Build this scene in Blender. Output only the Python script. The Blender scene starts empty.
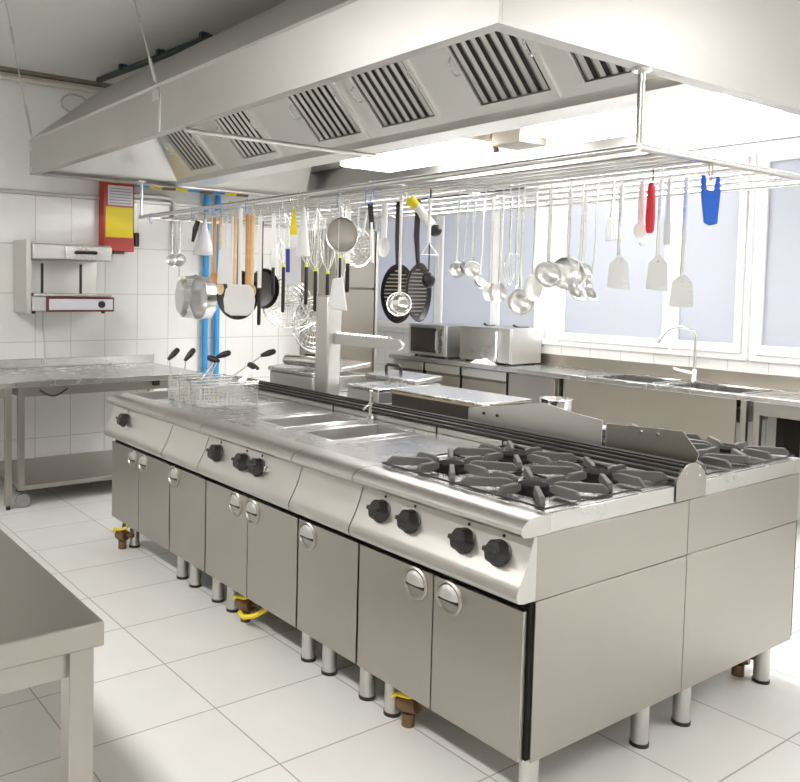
import bpy, bmesh, math, random
from mathutils import Vector, Matrix, Euler
random.seed(7)
S = bpy.context.scene
COL = S.collection
PI = math.pi

# ------------------------------------------------------------------ materials
MATS = {}
def new_mat(name):
    m = bpy.data.materials.new(name); m.use_nodes = True
    MATS[name] = m
    return m, m.node_tree.nodes, m.node_tree.links, m.node_tree.nodes['Principled BSDF']
def plain(name, col, rough=.5, metal=0, spec=.5, bump=0, scale=40, var=0.0, coat=0):
    m, N, L, B = new_mat(name)
    B.inputs['Base Color'].default_value = (*col, 1)
    B.inputs['Roughness'].default_value = rough
    B.inputs['Metallic'].default_value = metal
    B.inputs['Specular IOR Level'].default_value = spec
    B.inputs['Coat Weight'].default_value = coat
    tc = N.new('ShaderNodeTexCoord'); nz = N.new('ShaderNodeTexNoise')
    nz.inputs['Scale'].default_value = scale; nz.inputs['Detail'].default_value = 3
    L.new(tc.outputs['Object'], nz.inputs['Vector'])
    if var:
        mr = N.new('ShaderNodeMapRange'); mr.inputs['To Min'].default_value = 1 - var; mr.inputs['To Max'].default_value = 1 + var
        hs = N.new('ShaderNodeHueSaturation'); hs.inputs['Color'].default_value = (*col, 1)
        L.new(nz.outputs['Fac'], mr.inputs['Value']); L.new(mr.outputs['Result'], hs.inputs['Value'])
        L.new(hs.outputs['Color'], B.inputs['Base Color'])
    if bump:
        bp = N.new('ShaderNodeBump'); bp.inputs['Strength'].default_value = bump; bp.inputs['Distance'].default_value = .002
        L.new(nz.outputs['Fac'], bp.inputs['Height']); L.new(bp.outputs['Normal'], B.inputs['Normal'])
    return m
def steel(name, col, rough, grain=(1, 1, 60), smudge=.06, bump=.06):
    """brushed stainless steel: stretched grain in the roughness, soft smudges"""
    m, N, L, B = new_mat(name)
    B.inputs['Metallic'].default_value = 1
    B.inputs['Base Color'].default_value = (*col, 1)
    tc = N.new('ShaderNodeTexCoord'); mp = N.new('ShaderNodeMapping'); mp.inputs['Scale'].default_value = grain
    L.new(tc.outputs['Object'], mp.inputs['Vector'])
    n1 = N.new('ShaderNodeTexNoise'); n1.inputs['Scale'].default_value = 6; n1.inputs['Detail'].default_value = 4
    L.new(mp.outputs['Vector'], n1.inputs['Vector'])
    n2 = N.new('ShaderNodeTexNoise'); n2.inputs['Scale'].default_value = 2.3; n2.inputs['Detail'].default_value = 5
    L.new(tc.outputs['Object'], n2.inputs['Vector'])
    mix = N.new('ShaderNodeMath'); mix.operation = 'ADD'; L.new(n1.outputs['Fac'], mix.inputs[0]); L.new(n2.outputs['Fac'], mix.inputs[1])
    mr = N.new('ShaderNodeMapRange'); mr.inputs['From Min'].default_value = .6; mr.inputs['From Max'].default_value = 1.4
    mr.inputs['To Min'].default_value = rough - smudge; mr.inputs['To Max'].default_value = rough + smudge
    L.new(mix.outputs[0], mr.inputs['Value']); L.new(mr.outputs['Result'], B.inputs['Roughness'])
    if not bump: return m
    bp = N.new('ShaderNodeBump'); bp.inputs['Strength'].default_value = bump; bp.inputs['Distance'].default_value = .001
    L.new(n1.outputs['Fac'], bp.inputs['Height']); L.new(bp.outputs['Normal'], B.inputs['Normal'])
    return m
def emis(name, col, strength):
    m, N, L, B = new_mat(name)
    B.inputs['Base Color'].default_value = (.9, .9, .9, 1)
    B.inputs['Emission Color'].default_value = (*col, 1); B.inputs['Emission Strength'].default_value = strength
    return m
def tile(name, axes, w, h, ox, oy, c1, c2, cm, mortar, rough, bump=.3, wet=0):
    m, N, L, B = new_mat(name)
    tc = N.new('ShaderNodeTexCoord'); sp = N.new('ShaderNodeSeparateXYZ'); cb = N.new('ShaderNodeCombineXYZ')
    L.new(tc.outputs['Object'], sp.inputs[0])
    for i, (a, o) in enumerate(zip(axes, (ox, oy))):
        ad = N.new('ShaderNodeMath'); ad.operation = 'SUBTRACT'; ad.inputs[1].default_value = o
        L.new(sp.outputs['xyz'.index(a)], ad.inputs[0]); L.new(ad.outputs[0], cb.inputs[i])
    bt = N.new('ShaderNodeTexBrick'); bt.offset = 0; bt.squash = 1
    bt.inputs['Scale'].default_value = 1; bt.inputs['Brick Width'].default_value = w; bt.inputs['Row Height'].default_value = h
    bt.inputs['Mortar Size'].default_value = mortar; bt.inputs['Mortar Smooth'].default_value = .2
    bt.inputs['Color1'].default_value = (*c1, 1); bt.inputs['Color2'].default_value = (*c2, 1); bt.inputs['Mortar'].default_value = (*cm, 1)
    L.new(cb.outputs[0], bt.inputs['Vector'])
    nz = N.new('ShaderNodeTexNoise'); nz.inputs['Scale'].default_value = 5; nz.inputs['Detail'].default_value = 6
    L.new(tc.outputs['Object'], nz.inputs['Vector'])
    mr = N.new('ShaderNodeMapRange'); mr.inputs['To Min'].default_value = .95; mr.inputs['To Max'].default_value = 1.05
    L.new(nz.outputs['Fac'], mr.inputs['Value'])
    hs = N.new('ShaderNodeHueSaturation'); L.new(bt.outputs['Color'], hs.inputs['Color']); L.new(mr.outputs['Result'], hs.inputs['Value'])
    L.new(hs.outputs['Color'], B.inputs['Base Color'])
    B.inputs['Roughness'].default_value = rough
    bp = N.new('ShaderNodeBump'); bp.inputs['Strength'].default_value = bump; bp.inputs['Distance'].default_value = .003; bp.invert = True
    L.new(bt.outputs['Fac'], bp.inputs['Height']); L.new(bp.outputs['Normal'], B.inputs['Normal'])
    return m

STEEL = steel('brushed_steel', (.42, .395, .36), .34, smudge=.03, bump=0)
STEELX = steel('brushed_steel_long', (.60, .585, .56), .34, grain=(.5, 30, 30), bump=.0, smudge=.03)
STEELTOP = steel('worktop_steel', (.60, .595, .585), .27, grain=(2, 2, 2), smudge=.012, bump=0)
STEELSOFT = steel('satin_steel', (.64, .63, .61), .42, bump=0)
STEELDARK = steel('warm_dull_steel', (.40, .365, .31), .42, bump=.02)
HOODM = steel('hood_steel', (.52, .51, .49), .40, grain=(1, 1, 30), smudge=.03, bump=0)
HOODIN = steel('bright_hood_lining', (.86, .85, .83), .45, bump=0)
UTS = steel('bright_utensil_steel', (.80, .80, .79), .30, bump=0)
POL = steel('polished_steel', (.80, .80, .80), .14, smudge=.04, bump=.02)
WIRE = steel('wire_steel', (.78, .78, .77), .25)
FILT = steel('filter_steel', (.60, .59, .565), .34, grain=(3, 3, 3), bump=0)
BLACK = plain('black_plastic', (.018, .015, .015), .35, bump=.1)
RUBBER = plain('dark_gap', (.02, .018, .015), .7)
GAPBLACK = plain('gap_shade_black', (.012, .010, .008), .7, spec=.2)  # near-black colour that puts the shade of door gaps into the material
IRON = plain('grey_cast_iron', (.12, .115, .11), .55, metal=.3, bump=.5, scale=120, var=.12)
BURN = plain('black_burner', (.012, .011, .011), .8, spec=.15)
GRIDM = plain('dark_grille', (.035, .03, .028), .35, metal=.5)
DKBROWN = plain('dark_griddle_side', (.05, .04, .035), .5, metal=.3)
TAN = plain('tan_strip', (.42, .33, .2), .5, var=.1)
WHITE = plain('white_plastic', (.86, .86, .85), .4, bump=.05)
WFRAME = plain('white_window_frame', (.88, .88, .88), .35)
CLEAR = plain('translucent_plastic', (.74, .76, .82), .25)
BLUE = plain('blue_pipe_paint', (.05, .32, .68), .4, var=.05)
BLUEP = plain('blue_plastic', (.03, .16, .75), .35)
BLUEHOOK = plain('blue_hook_coating', (.22, .33, .85), .4)
REDP = plain('red_plastic', (.62, .02, .03), .3)
REDBOX = plain('red_case_paint', (.48, .04, .03), .4)
YEL = plain('yellow_label', (.90, .72, .02), .5)
YELH = plain('yellow_hose', (.85, .66, .03), .45)
LIME = plain('yellow_green_band', (.75, .85, .08), .5)
NAVY = plain('navy_print', (.04, .05, .30), .5)
WOOD = plain('pale_wood', (.78, .58, .36), .6, var=.15, scale=25, bump=.2)
WOODD = plain('orange_wood', (.62, .34, .14), .6, var=.2, scale=25, bump=.2)
BRASS = plain('brown_brass_valve', (.20, .12, .06), .4, metal=.6)
PAPER = plain('printed_paper', (.75, .74, .76), .7)
INK = plain('grey_ink', (.32, .30, .36), .7)
MAROON = plain('maroon_trim', (.16, .02, .02), .4)
PANELW = plain('pale_control_panel', (.72, .73, .80), .4)
MESHM = plain('fine_grey_mesh', (.62, .58, .54), .5, metal=.5, bump=.8, scale=200)
CASTOR = plain('castor_rubber', (.25, .25, .26), .6)
PLASTER = plain('ceiling_plaster', (.70, .70, .68), .8, bump=.15, scale=12, var=.03)
PLASTW = plain('wall_plaster', (.80, .80, .78), .75, bump=.15, scale=12, var=.02)
GREYW = plain('grey_beige_wall', (.34, .32, .29), .7)
CREAM = plain('cream_conduit', (.62, .58, .48), .5)
BROWNGAP = plain('brown_trim', (.22, .19, .14), .7)
DARKGLASS = plain('dark_oven_glass', (.03, .025, .02), .12, spec=.8)
TEAL = plain('dark_teal_pipe', (.03, .05, .05), .5)
TIN = plain('conduit_grey', (.55, .54, .51), .4, metal=.4)
CLOTH = plain('white_cloth_fabric', (.85, .85, .83), .9, bump=.5, scale=60)
FLOORM = tile('floor_tiles', 'xy', .4455, .558, -.236, .125, (.80, .795, .775), (.77, .765, .745), (.42, .40, .36), .0035, .28)
WT_L = tile('wall_tiles_left', 'yz', .31, .41, .19, 1.965, (.83, .83, .81), (.80, .80, .78), (.58, .57, .54), .004, .2)
WT_B = tile('wall_tiles_back', 'xz', .31, .41, .10, 1.965, (.83, .83, .81), (.80, .80, .78), (.58, .57, .54), .004, .2)
LAMP = emis('hood_lamp_diffuser', (1, .99, .97), 8)
ROOML = emis('room_lamp_diffuser', (1, .985, .955), 16)
# frosted daylight glass
m, N, L, B = new_mat('frosted_window_glass')
B.inputs['Base Color'].default_value = (.50, .51, .54, 1); B.inputs['Roughness'].default_value = .35
tl = N.new('ShaderNodeBsdfTranslucent'); tl.inputs['Color'].default_value = (.60, .61, .65, 1)
mx = N.new('ShaderNodeMixShader'); mx.inputs[0].default_value = .45
nz = N.new('ShaderNodeTexNoise'); nz.inputs['Scale'].default_value = 90
bp = N.new('ShaderNodeBump'); bp.inputs['Strength'].default_value = .25; bp.inputs['Distance'].default_value = .002
L.new(nz.outputs['Fac'], bp.inputs['Height']); L.new(bp.outputs['Normal'], B.inputs['Normal'])
L.new(B.outputs[0], mx.inputs[1]); L.new(tl.outputs[0], mx.inputs[2]); L.new(mx.outputs[0], N['Material Output'].inputs[0])
FROST = m

# ------------------------------------------------------------------ mesh helper
ROOT = {}
class M:
    def __init__(s, T=None):
        s.b = bmesh.new(); s.T = T
    def _add(s, vs, fs):
        bv = [s.b.verts.new(v) for v in vs]
        for f in fs:
            try: s.b.faces.new([bv[i] for i in f])
            except ValueError: pass
        return s
    def box(s, x0, x1, y0, y1, z0, z1):
        return s.hexa([(x0, y0, z0), (x1, y0, z0), (x1, y1, z0), (x0, y1, z0), (x0, y0, z1), (x1, y0, z1), (x1, y1, z1), (x0, y1, z1)])
    def hexa(s, v):
        return s._add([Vector(p) for p in v], [(0, 3, 2, 1), (4, 5, 6, 7), (0, 1, 5, 4), (1, 2, 6, 5), (2, 3, 7, 6), (3, 0, 4, 7)])
    def obox(s, c, size, rot):
        R = Euler(rot).to_matrix(); c = Vector(c); hx, hy, hz = [a / 2 for a in size]
        v = [(-hx, -hy, -hz), (hx, -hy, -hz), (hx, hy, -hz), (-hx, hy, -hz), (-hx, -hy, hz), (hx, -hy, hz), (hx, hy, hz), (-hx, hy, hz)]
        return s.hexa([c + R @ Vector(p) for p in v])
    def slab(s, q, t):
        """a quad with thickness t along its normal"""
        q = [Vector(p) for p in q]; n = (q[1] - q[0]).cross(q[3] - q[0]).normalized() * t
        return s.hexa(q + [p + n for p in q])
    def prism(s, poly, ax, a, b):
        def mk(u, v, w):
            return {'x': (w, u, v), 'y': (u, w, v), 'z': (u, v, w)}[ax]
        n = len(poly)
        vs = [Vector(mk(u, v, a)) for u, v in poly] + [Vector(mk(u, v, b)) for u, v in poly]
        fs = [tuple(range(n)), tuple(range(2 * n - 1, n - 1, -1))] + [(i, i + n, (i + 1) % n + n, (i + 1) % n) for i in range(n)]
        return s._add(vs, fs)
    def tube(s, pts, r, n=8, closed=False, flat=1.0):
        pts = [Vector(p) for p in pts]; k = len(pts)
        rs = r if isinstance(r, (list, tuple)) else [r] * k
        t0 = (pts[1] - pts[0]).normalized()
        up = Vector((0, 0, 1)) if abs(t0.z) < .9 else Vector((0, 1, 0))
        u = t0.cross(up).normalized(); vs = []
        for i in range(k):
            if closed: t = (pts[(i + 1) % k] - pts[i - 1]).normalized()
            else: t = (pts[min(i + 1, k - 1)] - pts[max(i - 1, 0)]).normalized()
            u = (u - t * u.dot(t)).normalized(); w = t.cross(u)
            for j in range(n):
                a = 2 * PI * j / n
                vs.append(pts[i] + (u * math.cos(a) + w * math.sin(a) * flat) * rs[i])
        fs = []
        for i in range(k if closed else k - 1):
            for j in range(n):
                a, b2 = i * n + j, i * n + (j + 1) % n; c, d = ((i + 1) % k) * n + (j + 1) % n, ((i + 1) % k) * n + j
                fs.append((a, b2, c, d))
        if not closed: fs += [tuple(range(n))[::-1], tuple(range((k - 1) * n, k * n))]
        return s._add(vs, fs)
    def cyl(s, p, q, r, r2=None, n=20):
        return s.tube([p, q], [r, r if r2 is None else r2], n)
    def lathe(s, prof, o, ax=(0, 0, 1), n=28):
        """revolve (radius, height) pairs about the axis through o; shell closed where radius is 0"""
        o = Vector(o); ax = Vector(ax).normalized(); up = Vector((0, 0, 1)) if abs(ax.z) < .9 else Vector((1, 0, 0))
        u = ax.cross(up).normalized(); w = ax.cross(u); vs = []; fs = []; rows = []
        for r, h in prof:
            if r < 1e-6: rows.append([len(vs)]); vs.append(o + ax * h)
            else:
                rows.append(list(range(len(vs), len(vs) + n)))
                for j in range(n):
                    a = 2 * PI * j / n; vs.append(o + ax * h + (u * math.cos(a) + w * math.sin(a)) * r)
        for A, C2 in zip(rows, rows[1:]):
            for j in range(n):
                k = (j + 1) % n
                if len(A) == 1 and len(C2) == 1: continue
                if len(A) == 1: fs.append((A[0], C2[j], C2[k]))
                elif len(C2) == 1: fs.append((A[j], A[k], C2[0]))
                else: fs.append((A[j], A[k], C2[k], C2[j]))
        return s._add(vs, fs)
    def ell(s, c, r, n=16, rot=(0, 0, 0)):
        R = Euler(rot).to_matrix(); c = Vector(c); vs = []; rows = []; m2 = n // 2
        for i in range(m2 + 1):
            th = PI * i / m2
            if i in (0, m2): rows.append([len(vs)]); vs.append(c + R @ Vector((0, 0, r[2] * math.cos(th))))
            else:
                rows.append(list(range(len(vs), len(vs) + n)))
                for j in range(n):
                    a = 2 * PI * j / n
                    vs.append(c + R @ Vector((r[0] * math.sin(th) * math.cos(a), r[1] * math.sin(th) * math.sin(a), r[2] * math.cos(th))))
        fs = []
        for A, C2 in zip(rows, rows[1:]):
            for j in range(n):
                k = (j + 1) % n
                if len(A) == 1: fs.append((A[0], C2[j], C2[k]))
                elif len(C2) == 1: fs.append((A[k], A[j], C2[0]))
                else: fs.append((A[j], A[k], C2[k], C2[j]))
        return s._add(vs, fs)
    def build(s, name, mat, parent=None, bevel=0, smooth=True, seg=2):
        if s.T:
            for v in s.b.verts: v.co = s.T(v.co)
        off = ROOT.get(parent.as_pointer()) if parent else None
        if off is not None:
            for v in s.b.verts: v.co = v.co - off
        bmesh.ops.recalc_face_normals(s.b, faces=s.b.faces)
        if smooth:
            for f in s.b.faces: f.smooth = True
            for e in s.b.edges:
                if len(e.link_faces) == 2 and e.calc_face_angle(0) > math.radians(38): e.smooth = False
        me = bpy.data.meshes.new(name); s.b.to_mesh(me); s.b.free()
        me.materials.append(mat)
        o = bpy.data.objects.new(name, me); COL.objects.link(o)
        if parent: o.parent = parent
        ROOT[o.as_pointer()] = off if off is not None else Vector((0, 0, 0))
        if bevel:
            bv = o.modifiers.new('bevel', 'BEVEL'); bv.width = bevel; bv.segments = seg; bv.limit_method = 'ANGLE'; bv.angle_limit = math.radians(40)
        return o
KEEP = []
def thing(name, label, cat, loc=(0, 0, 0), group=None, world=True):
    o = bpy.data.objects.new(name, None); COL.objects.link(o); o.location = loc
    o.empty_display_size = .05
    o['label'] = label; o['category'] = cat
    if group: o['group'] = group
    ROOT[o.as_pointer()] = Vector(loc) if world else Vector((0, 0, 0))
    KEEP.append(o)
    return o
def tag(o, label, cat, group=None):
    o['label'] = label; o['category'] = cat
    if group: o['group'] = group
    return o
def struct(name, mb, mat, **k):
    o = mb.build(name, mat, **k); o['kind'] = 'structure'; return o
def arc(c, r, a0, a1, n, plane='xz'):
    out = []
    for i in range(n + 1):
        a = math.radians(a0 + (a1 - a0) * i / n); u, v = r * math.cos(a), r * math.sin(a)
        out.append({'xz': (c[0] + u, c[1], c[2] + v), 'yz': (c[0], c[1] + u, c[2] + v), 'xy': (c[0] + u, c[1] + v, c[2])}[plane])
    return out

# ------------------------------------------------------------------ the room
XL, YB, ZC = -5.3, 4.55, 3.38
XR, YN = 3.4, -4.2
struct('floor', M().box(-6.4, XR, YN, YB, -.1, 0), FLOORM)
struct('ceiling', M().box(-6.4, XR, YN, YB, ZC, ZC + .1), PLASTER)
struct('wall_left', M().box(XL - .12, XL, YN, 3.5, 0, 2.385), WT_L)
struct('wall_left_upper', M().box(XL - .12, XL - .012, YN, 3.5, 2.385, ZC), PLASTW)
struct('wall_alcove', M().box(-6.4, XL - .12, 3.4, 3.5, 0, ZC), PLASTW)
struct('wall_alcove_left', M().box(-6.4, -6.3, 3.5, YB, 0, ZC), PLASTW)
struct('wall_right', M().box(XR, XR + .1, YN, YB, 0, ZC), PLASTW)
struct('wall_near', M().box(-6.4, XR, YN - .1, YN, 0, ZC), GREYW)
# window wall with its openings
W0, W1 = 1.14, 2.76
openings = [(-6.05, -3.55), (-3.43, -1.60), (-1.57, 0.9)]
wb = M(); wb.box(-6.4, XR, YB, YB + .2, 0, W0); 
struct('wall_back', wb, WT_B)
wu = M(); wu.box(-6.4, XR, YB, YB + .2, W1, ZC)
wu.box(-6.4, -6.05, YB, YB + .2, W0, W1); wu.box(-3.55, -3.43, YB, YB + .2, W0, W1); wu.box(.9, XR, YB, YB + .2, W0, W1)
struct('wall_back_upper', wu, WFRAME)
def window(n, x0, x1, sashes, zb=W0):
    t = bpy.data.objects.new('window_%d' % n, None); COL.objects.link(t); t['kind'] = 'structure'
    ROOT[t.as_pointer()] = Vector((0, 0, 0))
    f = M(); y0, y1 = YB - .035, YB + .05
    f.box(x0, x1, y0, y1, zb, zb + .055); f.box(x0, x1, y0, y1, W1 - .06, W1)
    f.box(x0, x0 + .045, y0, y1, zb + .055, W1 - .06); f.box(x1 - .045, x1, y0, y1, zb + .055, W1 - .06)
    f.build('window_frame', WFRAME, t, bevel=.006)
    for a, b in sashes:
        s = M(); y2, y3 = YB - .055, YB + .01; w = .055
        s.box(a - w, b + w, y2, y3, zb + .05, zb + .05 + w + .02); s.box(a - w, b + w, y2, y3, W1 - .06 - w, W1 - .05)
        s.box(a - w, a, y2, y3, zb + .12, W1 - .06 - w); s.box(b, b + w, y2, y3, zb + .12, W1 - .06 - w)
        so = s.build('window_sash', WFRAME, t, bevel=.006)
        M().box(a, b, YB - .03, YB - .02, zb + .11, W1 - .1).build('window_pane', FROST, so)
    return t
window(1, -6.05, -3.5, [(-5.95, -4.95), (-4.84, -4.15), (-4.04, -3.6)])
window(2, -3.47, -1.60, [(-3.26, -2.29), (-2.15, -1.70)])
w3 = window(3, -1.585, .9, [(-1.49, -.35), (-.23, .8)])
M().tube([(-1.64, YB - .06, 1.86), (-1.64, YB - .10, 1.86), (-1.64, YB - .10, 1.80)], .012, 8).build('window_handle', WFRAME, w3)
# trims
struct('trim_1', M().box(XL - .012, XL + .02, YN, 3.5, 2.372, 2.405), TIN, bevel=.006)
struct('trim_2', M().box(XL - .012, XL + .05, YN, 3.5, ZC - .03, ZC), BROWNGAP)
struct('trim_3', M().cyl((XL + .03, YN, ZC - .075), (XL + .03, 1.6, ZC - .075), .022), CREAM)

# ------------------------------------------------------------------ cooking island
DM = .884                                                  # depth of one run
NOSE = [(.0995, .965), (.035, .966), (.0, .962), (-.025, .951), (-.040, .934), (-.040, .92), (-.028, .908), (-.005, .905), (.0995, .905)]
FASC = [(.022, .903), (.012, .875), (.000, .84), (-.018, .80), (-.038, .765), (-.050, .742), (-.052, .725), (-.042, .709), (-.02, .704), (.0355, .704), (.0355, .903)]
def front(v): return v
def rear(v): return Vector((v.x, 2 * DM - v.y, v.z))
def plate(mb, x0, x1, y0, y1, z0, z1, hx0, hx1, hy0, hy1):
    mb.box(x0, hx0, y0, y1, z0, z1); mb.box(hx1, x1, y0, y1, z0, z1)
    mb.box(hx0, hx1, y0, hy0, z0, z1); mb.box(hx0, hx1, hy1, y1, z0, z1)
def basin(x0, x1, y0, y1, z0, z1, t=.006, T=None):
    g = .0006; x0 += g; x1 -= g; y0 += g; y1 -= g
    b = M(T); b.box(x0, x1, y0, y1, z0, z0 + t)
    b.box(x0, x0 + t, y0, y1, z0 + t, z1); b.box(x1 - t, x1, y0, y1, z0 + t, z1)
    b.box(x0 + t, x1 - t, y0, y0 + t, z0 + t, z1); b.box(x0 + t, x1 - t, y1 - t, y1, z0 + t, z1)
    return b
def knob(x, t, T, z=.828):
    """six-lobed black control knob with a raised grip, a dial and its little marker"""
    ax = Vector((0, -1, .38)).normalized(); y = -.004
    c = Vector((x, y, z)); side = Vector((1, 0, 0)); upv = side.cross(ax).normalized() * -1
    if upv.z < 0: upv = -upv
    b = M(T)
    def ring(h, r, lob):
        return [c + ax * h + (side * math.cos(a) + upv * math.sin(a)) * (r * (1 + lob * math.cos(6 * a))) for a in [2 * PI * i / 36 for i in range(36)]]
    rows = [ring(.0, .041, 0), ring(.008, .043, 0), ring(.011, .040, .05), ring(.036, .035, .07), ring(.043, .030, .07)]
    vs = [p for r in rows for p in r]; fs = [tuple(range(36)), tuple(range(4 * 36, 5 * 36))]
    for i in range(4):
        for j in range(36): fs.append((i * 36 + j, i * 36 + (j + 1) % 36, (i + 1) * 36 + (j + 1) % 36, (i + 1) * 36 + j))
    b._add(vs, fs)
    k = b.build('knob', BLACK, t)
    g = M(T); A = c + ax * .041
    q = [A - side * .030 - upv * .008, A + side * .030 - upv * .008, A + side * .030 + upv * .008, A - side * .030 + upv * .008]
    g.hexa(q + [p + ax * .014 for p in q]); g.build('knob_grip', BLACK, k, bevel=.003)
    d = M(T); d.cyl(c + upv * .056 - ax * .004, c + upv * .056 + ax * .004, .0055, n=12); d.build('indicator_dot', RUBBER, t)
EDGE = (-3.2, -2.4, -2.0, -1.2, -.8, 0)
def door(x0, x1, t, T, hx):
    d = M(T).box(x0 + (.006 if x0 in EDGE else .003), x1 - (.018 if x1 == 0 else .006 if x1 in EDGE else .003), 0, .020, .196, .671).build('door', STEEL, t, bevel=.002)
    h = M(T); c = (hx, 0, .615)
    h.lathe([(0, -.001), (.046, -.001), (.050, -.008), (.055, -.009), (.061, -.004), (.062, .004), (0, .004)], c, (0, 1, 0), 36)
    ho = h.build('door_handle', STEEL, d)
    sl = M(T); sl.box(hx - .043, hx + .043, -.0065, -.0015, .602, .614); sl.build('finger_slot', RUBBER, ho)
    g = M(T); n = 18; k = 5; vs = []; fs = []                # the half-round finger cover over the dish
    for i in range(k + 1):
        f = i / k
        for q in range(n + 1): vs.append(Vector((hx + .046 * f * math.cos(PI * q / n), -.006 - .012 * (1 - f ** 3), .614 + .046 * f * math.sin(PI * q / n))))
    for i in range(k):
        for q in range(n): a = i * (n + 1) + q; fs.append((a, a + 1, a + n + 2, a + n + 1))
    g._add(vs, fs); bmesh.ops.remove_doubles(g.b, verts=g.b.verts, dist=1e-6); g.build('finger_cover', STEELSOFT, ho)
def leg(x, y, t, T):
    l = M(T); l.cyl((x, y, .012), (x, y, .20), .031, n=24); lo = l.build('leg', STEELSOFT, t)
    M(T).cyl((x, y, 0), (x, y, .014), .034, n=24).build('leg_foot', BLACK, lo)
def module(x0, x1, name, label, cat, T, doors, knobs=(), hole=None, wells=(), topmat=STEELTOP, rear_run=False, side_gap=.0028):
    t = thing(name, label, cat, T(Vector(((x0 + x1) / 2, .45, 0))))
    a, b = x0 + side_gap, x1 - side_gap
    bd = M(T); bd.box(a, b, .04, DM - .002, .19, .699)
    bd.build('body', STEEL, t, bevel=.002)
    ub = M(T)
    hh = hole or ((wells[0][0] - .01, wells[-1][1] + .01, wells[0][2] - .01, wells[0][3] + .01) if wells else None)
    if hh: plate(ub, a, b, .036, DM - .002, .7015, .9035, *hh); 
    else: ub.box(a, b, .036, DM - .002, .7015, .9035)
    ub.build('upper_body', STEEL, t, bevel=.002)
    M(T).box(a + .006, b - .006, .021, .039, .20, .702).build('door_recess', GAPBLACK, t)  # strip behind the doors, darkened in colour so their gaps read as shade
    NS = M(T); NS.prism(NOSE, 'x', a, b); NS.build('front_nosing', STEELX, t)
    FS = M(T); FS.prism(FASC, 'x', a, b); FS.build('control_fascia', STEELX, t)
    if hole:
        tp = M(T); plate(tp, a, b, .10, DM - .002, .9055, .965, *hole)
        tp.build('top', topmat, t, bevel=.0015)
        basin(hole[0], hole[1], hole[2], hole[3], .80, .963, T=T).build('well', STEELSOFT, t)
    elif wells:
        tp = M(T); xs = a
        for w in wells:
            mid = (w[1] + .06) if w is not wells[-1] else b
            plate(tp, xs, mid, .10, DM - .002, .9055, .965, *w); xs = mid
        tp.build('top', topmat, t, bevel=.0015)
        for w in wells:
            basin(*w, .80, .963, T=T).build('well', STEELSOFT, t)
            r = M(T); rw = .014
            r.box(w[0] - rw, w[0], w[2] - rw, w[3] + rw, .963, .969); r.box(w[1], w[1] + rw, w[2] - rw, w[3] + rw, .963, .969)
            r.box(w[0], w[1], w[2] - rw, w[2], .963, .969); r.box(w[0], w[1], w[3], w[3] + rw, .963, .969)
            r.build('well_rim', POL, t, bevel=.002)
    else:
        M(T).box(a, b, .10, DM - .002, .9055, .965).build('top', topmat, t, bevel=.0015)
    for d in doors: door(d[0], d[1], t, T, d[2])
    for k in knobs: knob(k, t, T)
    for lx in (x0 + .075, x1 - .075):
        for ly in (.125, .745): leg(lx, ly, t, T)
    return t

fryer = module(-3.2, -2.4, 'deep_fryer', 'steel fryer unit with an open well of wire baskets, at far end of island', 'fryer', front,
    [(-3.2, -2.8, -2.885), (-2.8, -2.4, -2.735)], [-2.985], hole=(-3.165, -2.85, .108, .70))
M().lathe([(0, .012), (.012, .01), (.014, 0), (.01, -.02)], (-2.90, -.03, .80), (0, -1, .3), 14).build('drain_button', POL, fryer)
module(-2.4, -2.0, 'base_cabinet', 'narrow steel cabinet with one door beside the three-knob hot well unit', 'cabinet', front, [(-2.4, -2.0, -2.36 + .01)])
bain = module(-2.0, -1.2, 'bain_marie', 'steel bain-marie unit with two sunken wells and three black knobs', 'bain-marie', front,
    [(-2.0, -1.6, -1.71), (-1.6, -1.2, -1.56)], [-1.875, -1.635, -1.505], wells=[(-1.93, -1.68, .25, .73), (-1.54, -1.29, .25, .73)])
M().lathe([(0, .014), (.013, .01), (.015, 0), (.01, -.02)], (-1.43, -.012, .838), (0, -1, .3), 14).build('steel_button', POL, bain)
module(-1.2, -.8, 'worktop_cabinet', 'narrow steel cabinet with plain flat top, left of the front gas range', 'cabinet', front, [(-1.2, -.8, -1.13)])
RANGE = module(-.8, 0, 'gas_range', 'front four-burner gas range with four black knobs at near end of island', 'stove', front,
    [(-.8, -.4, -.485), (-.4, 0, -.325)], [-.668, -.512, -.258, -.112])
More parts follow.
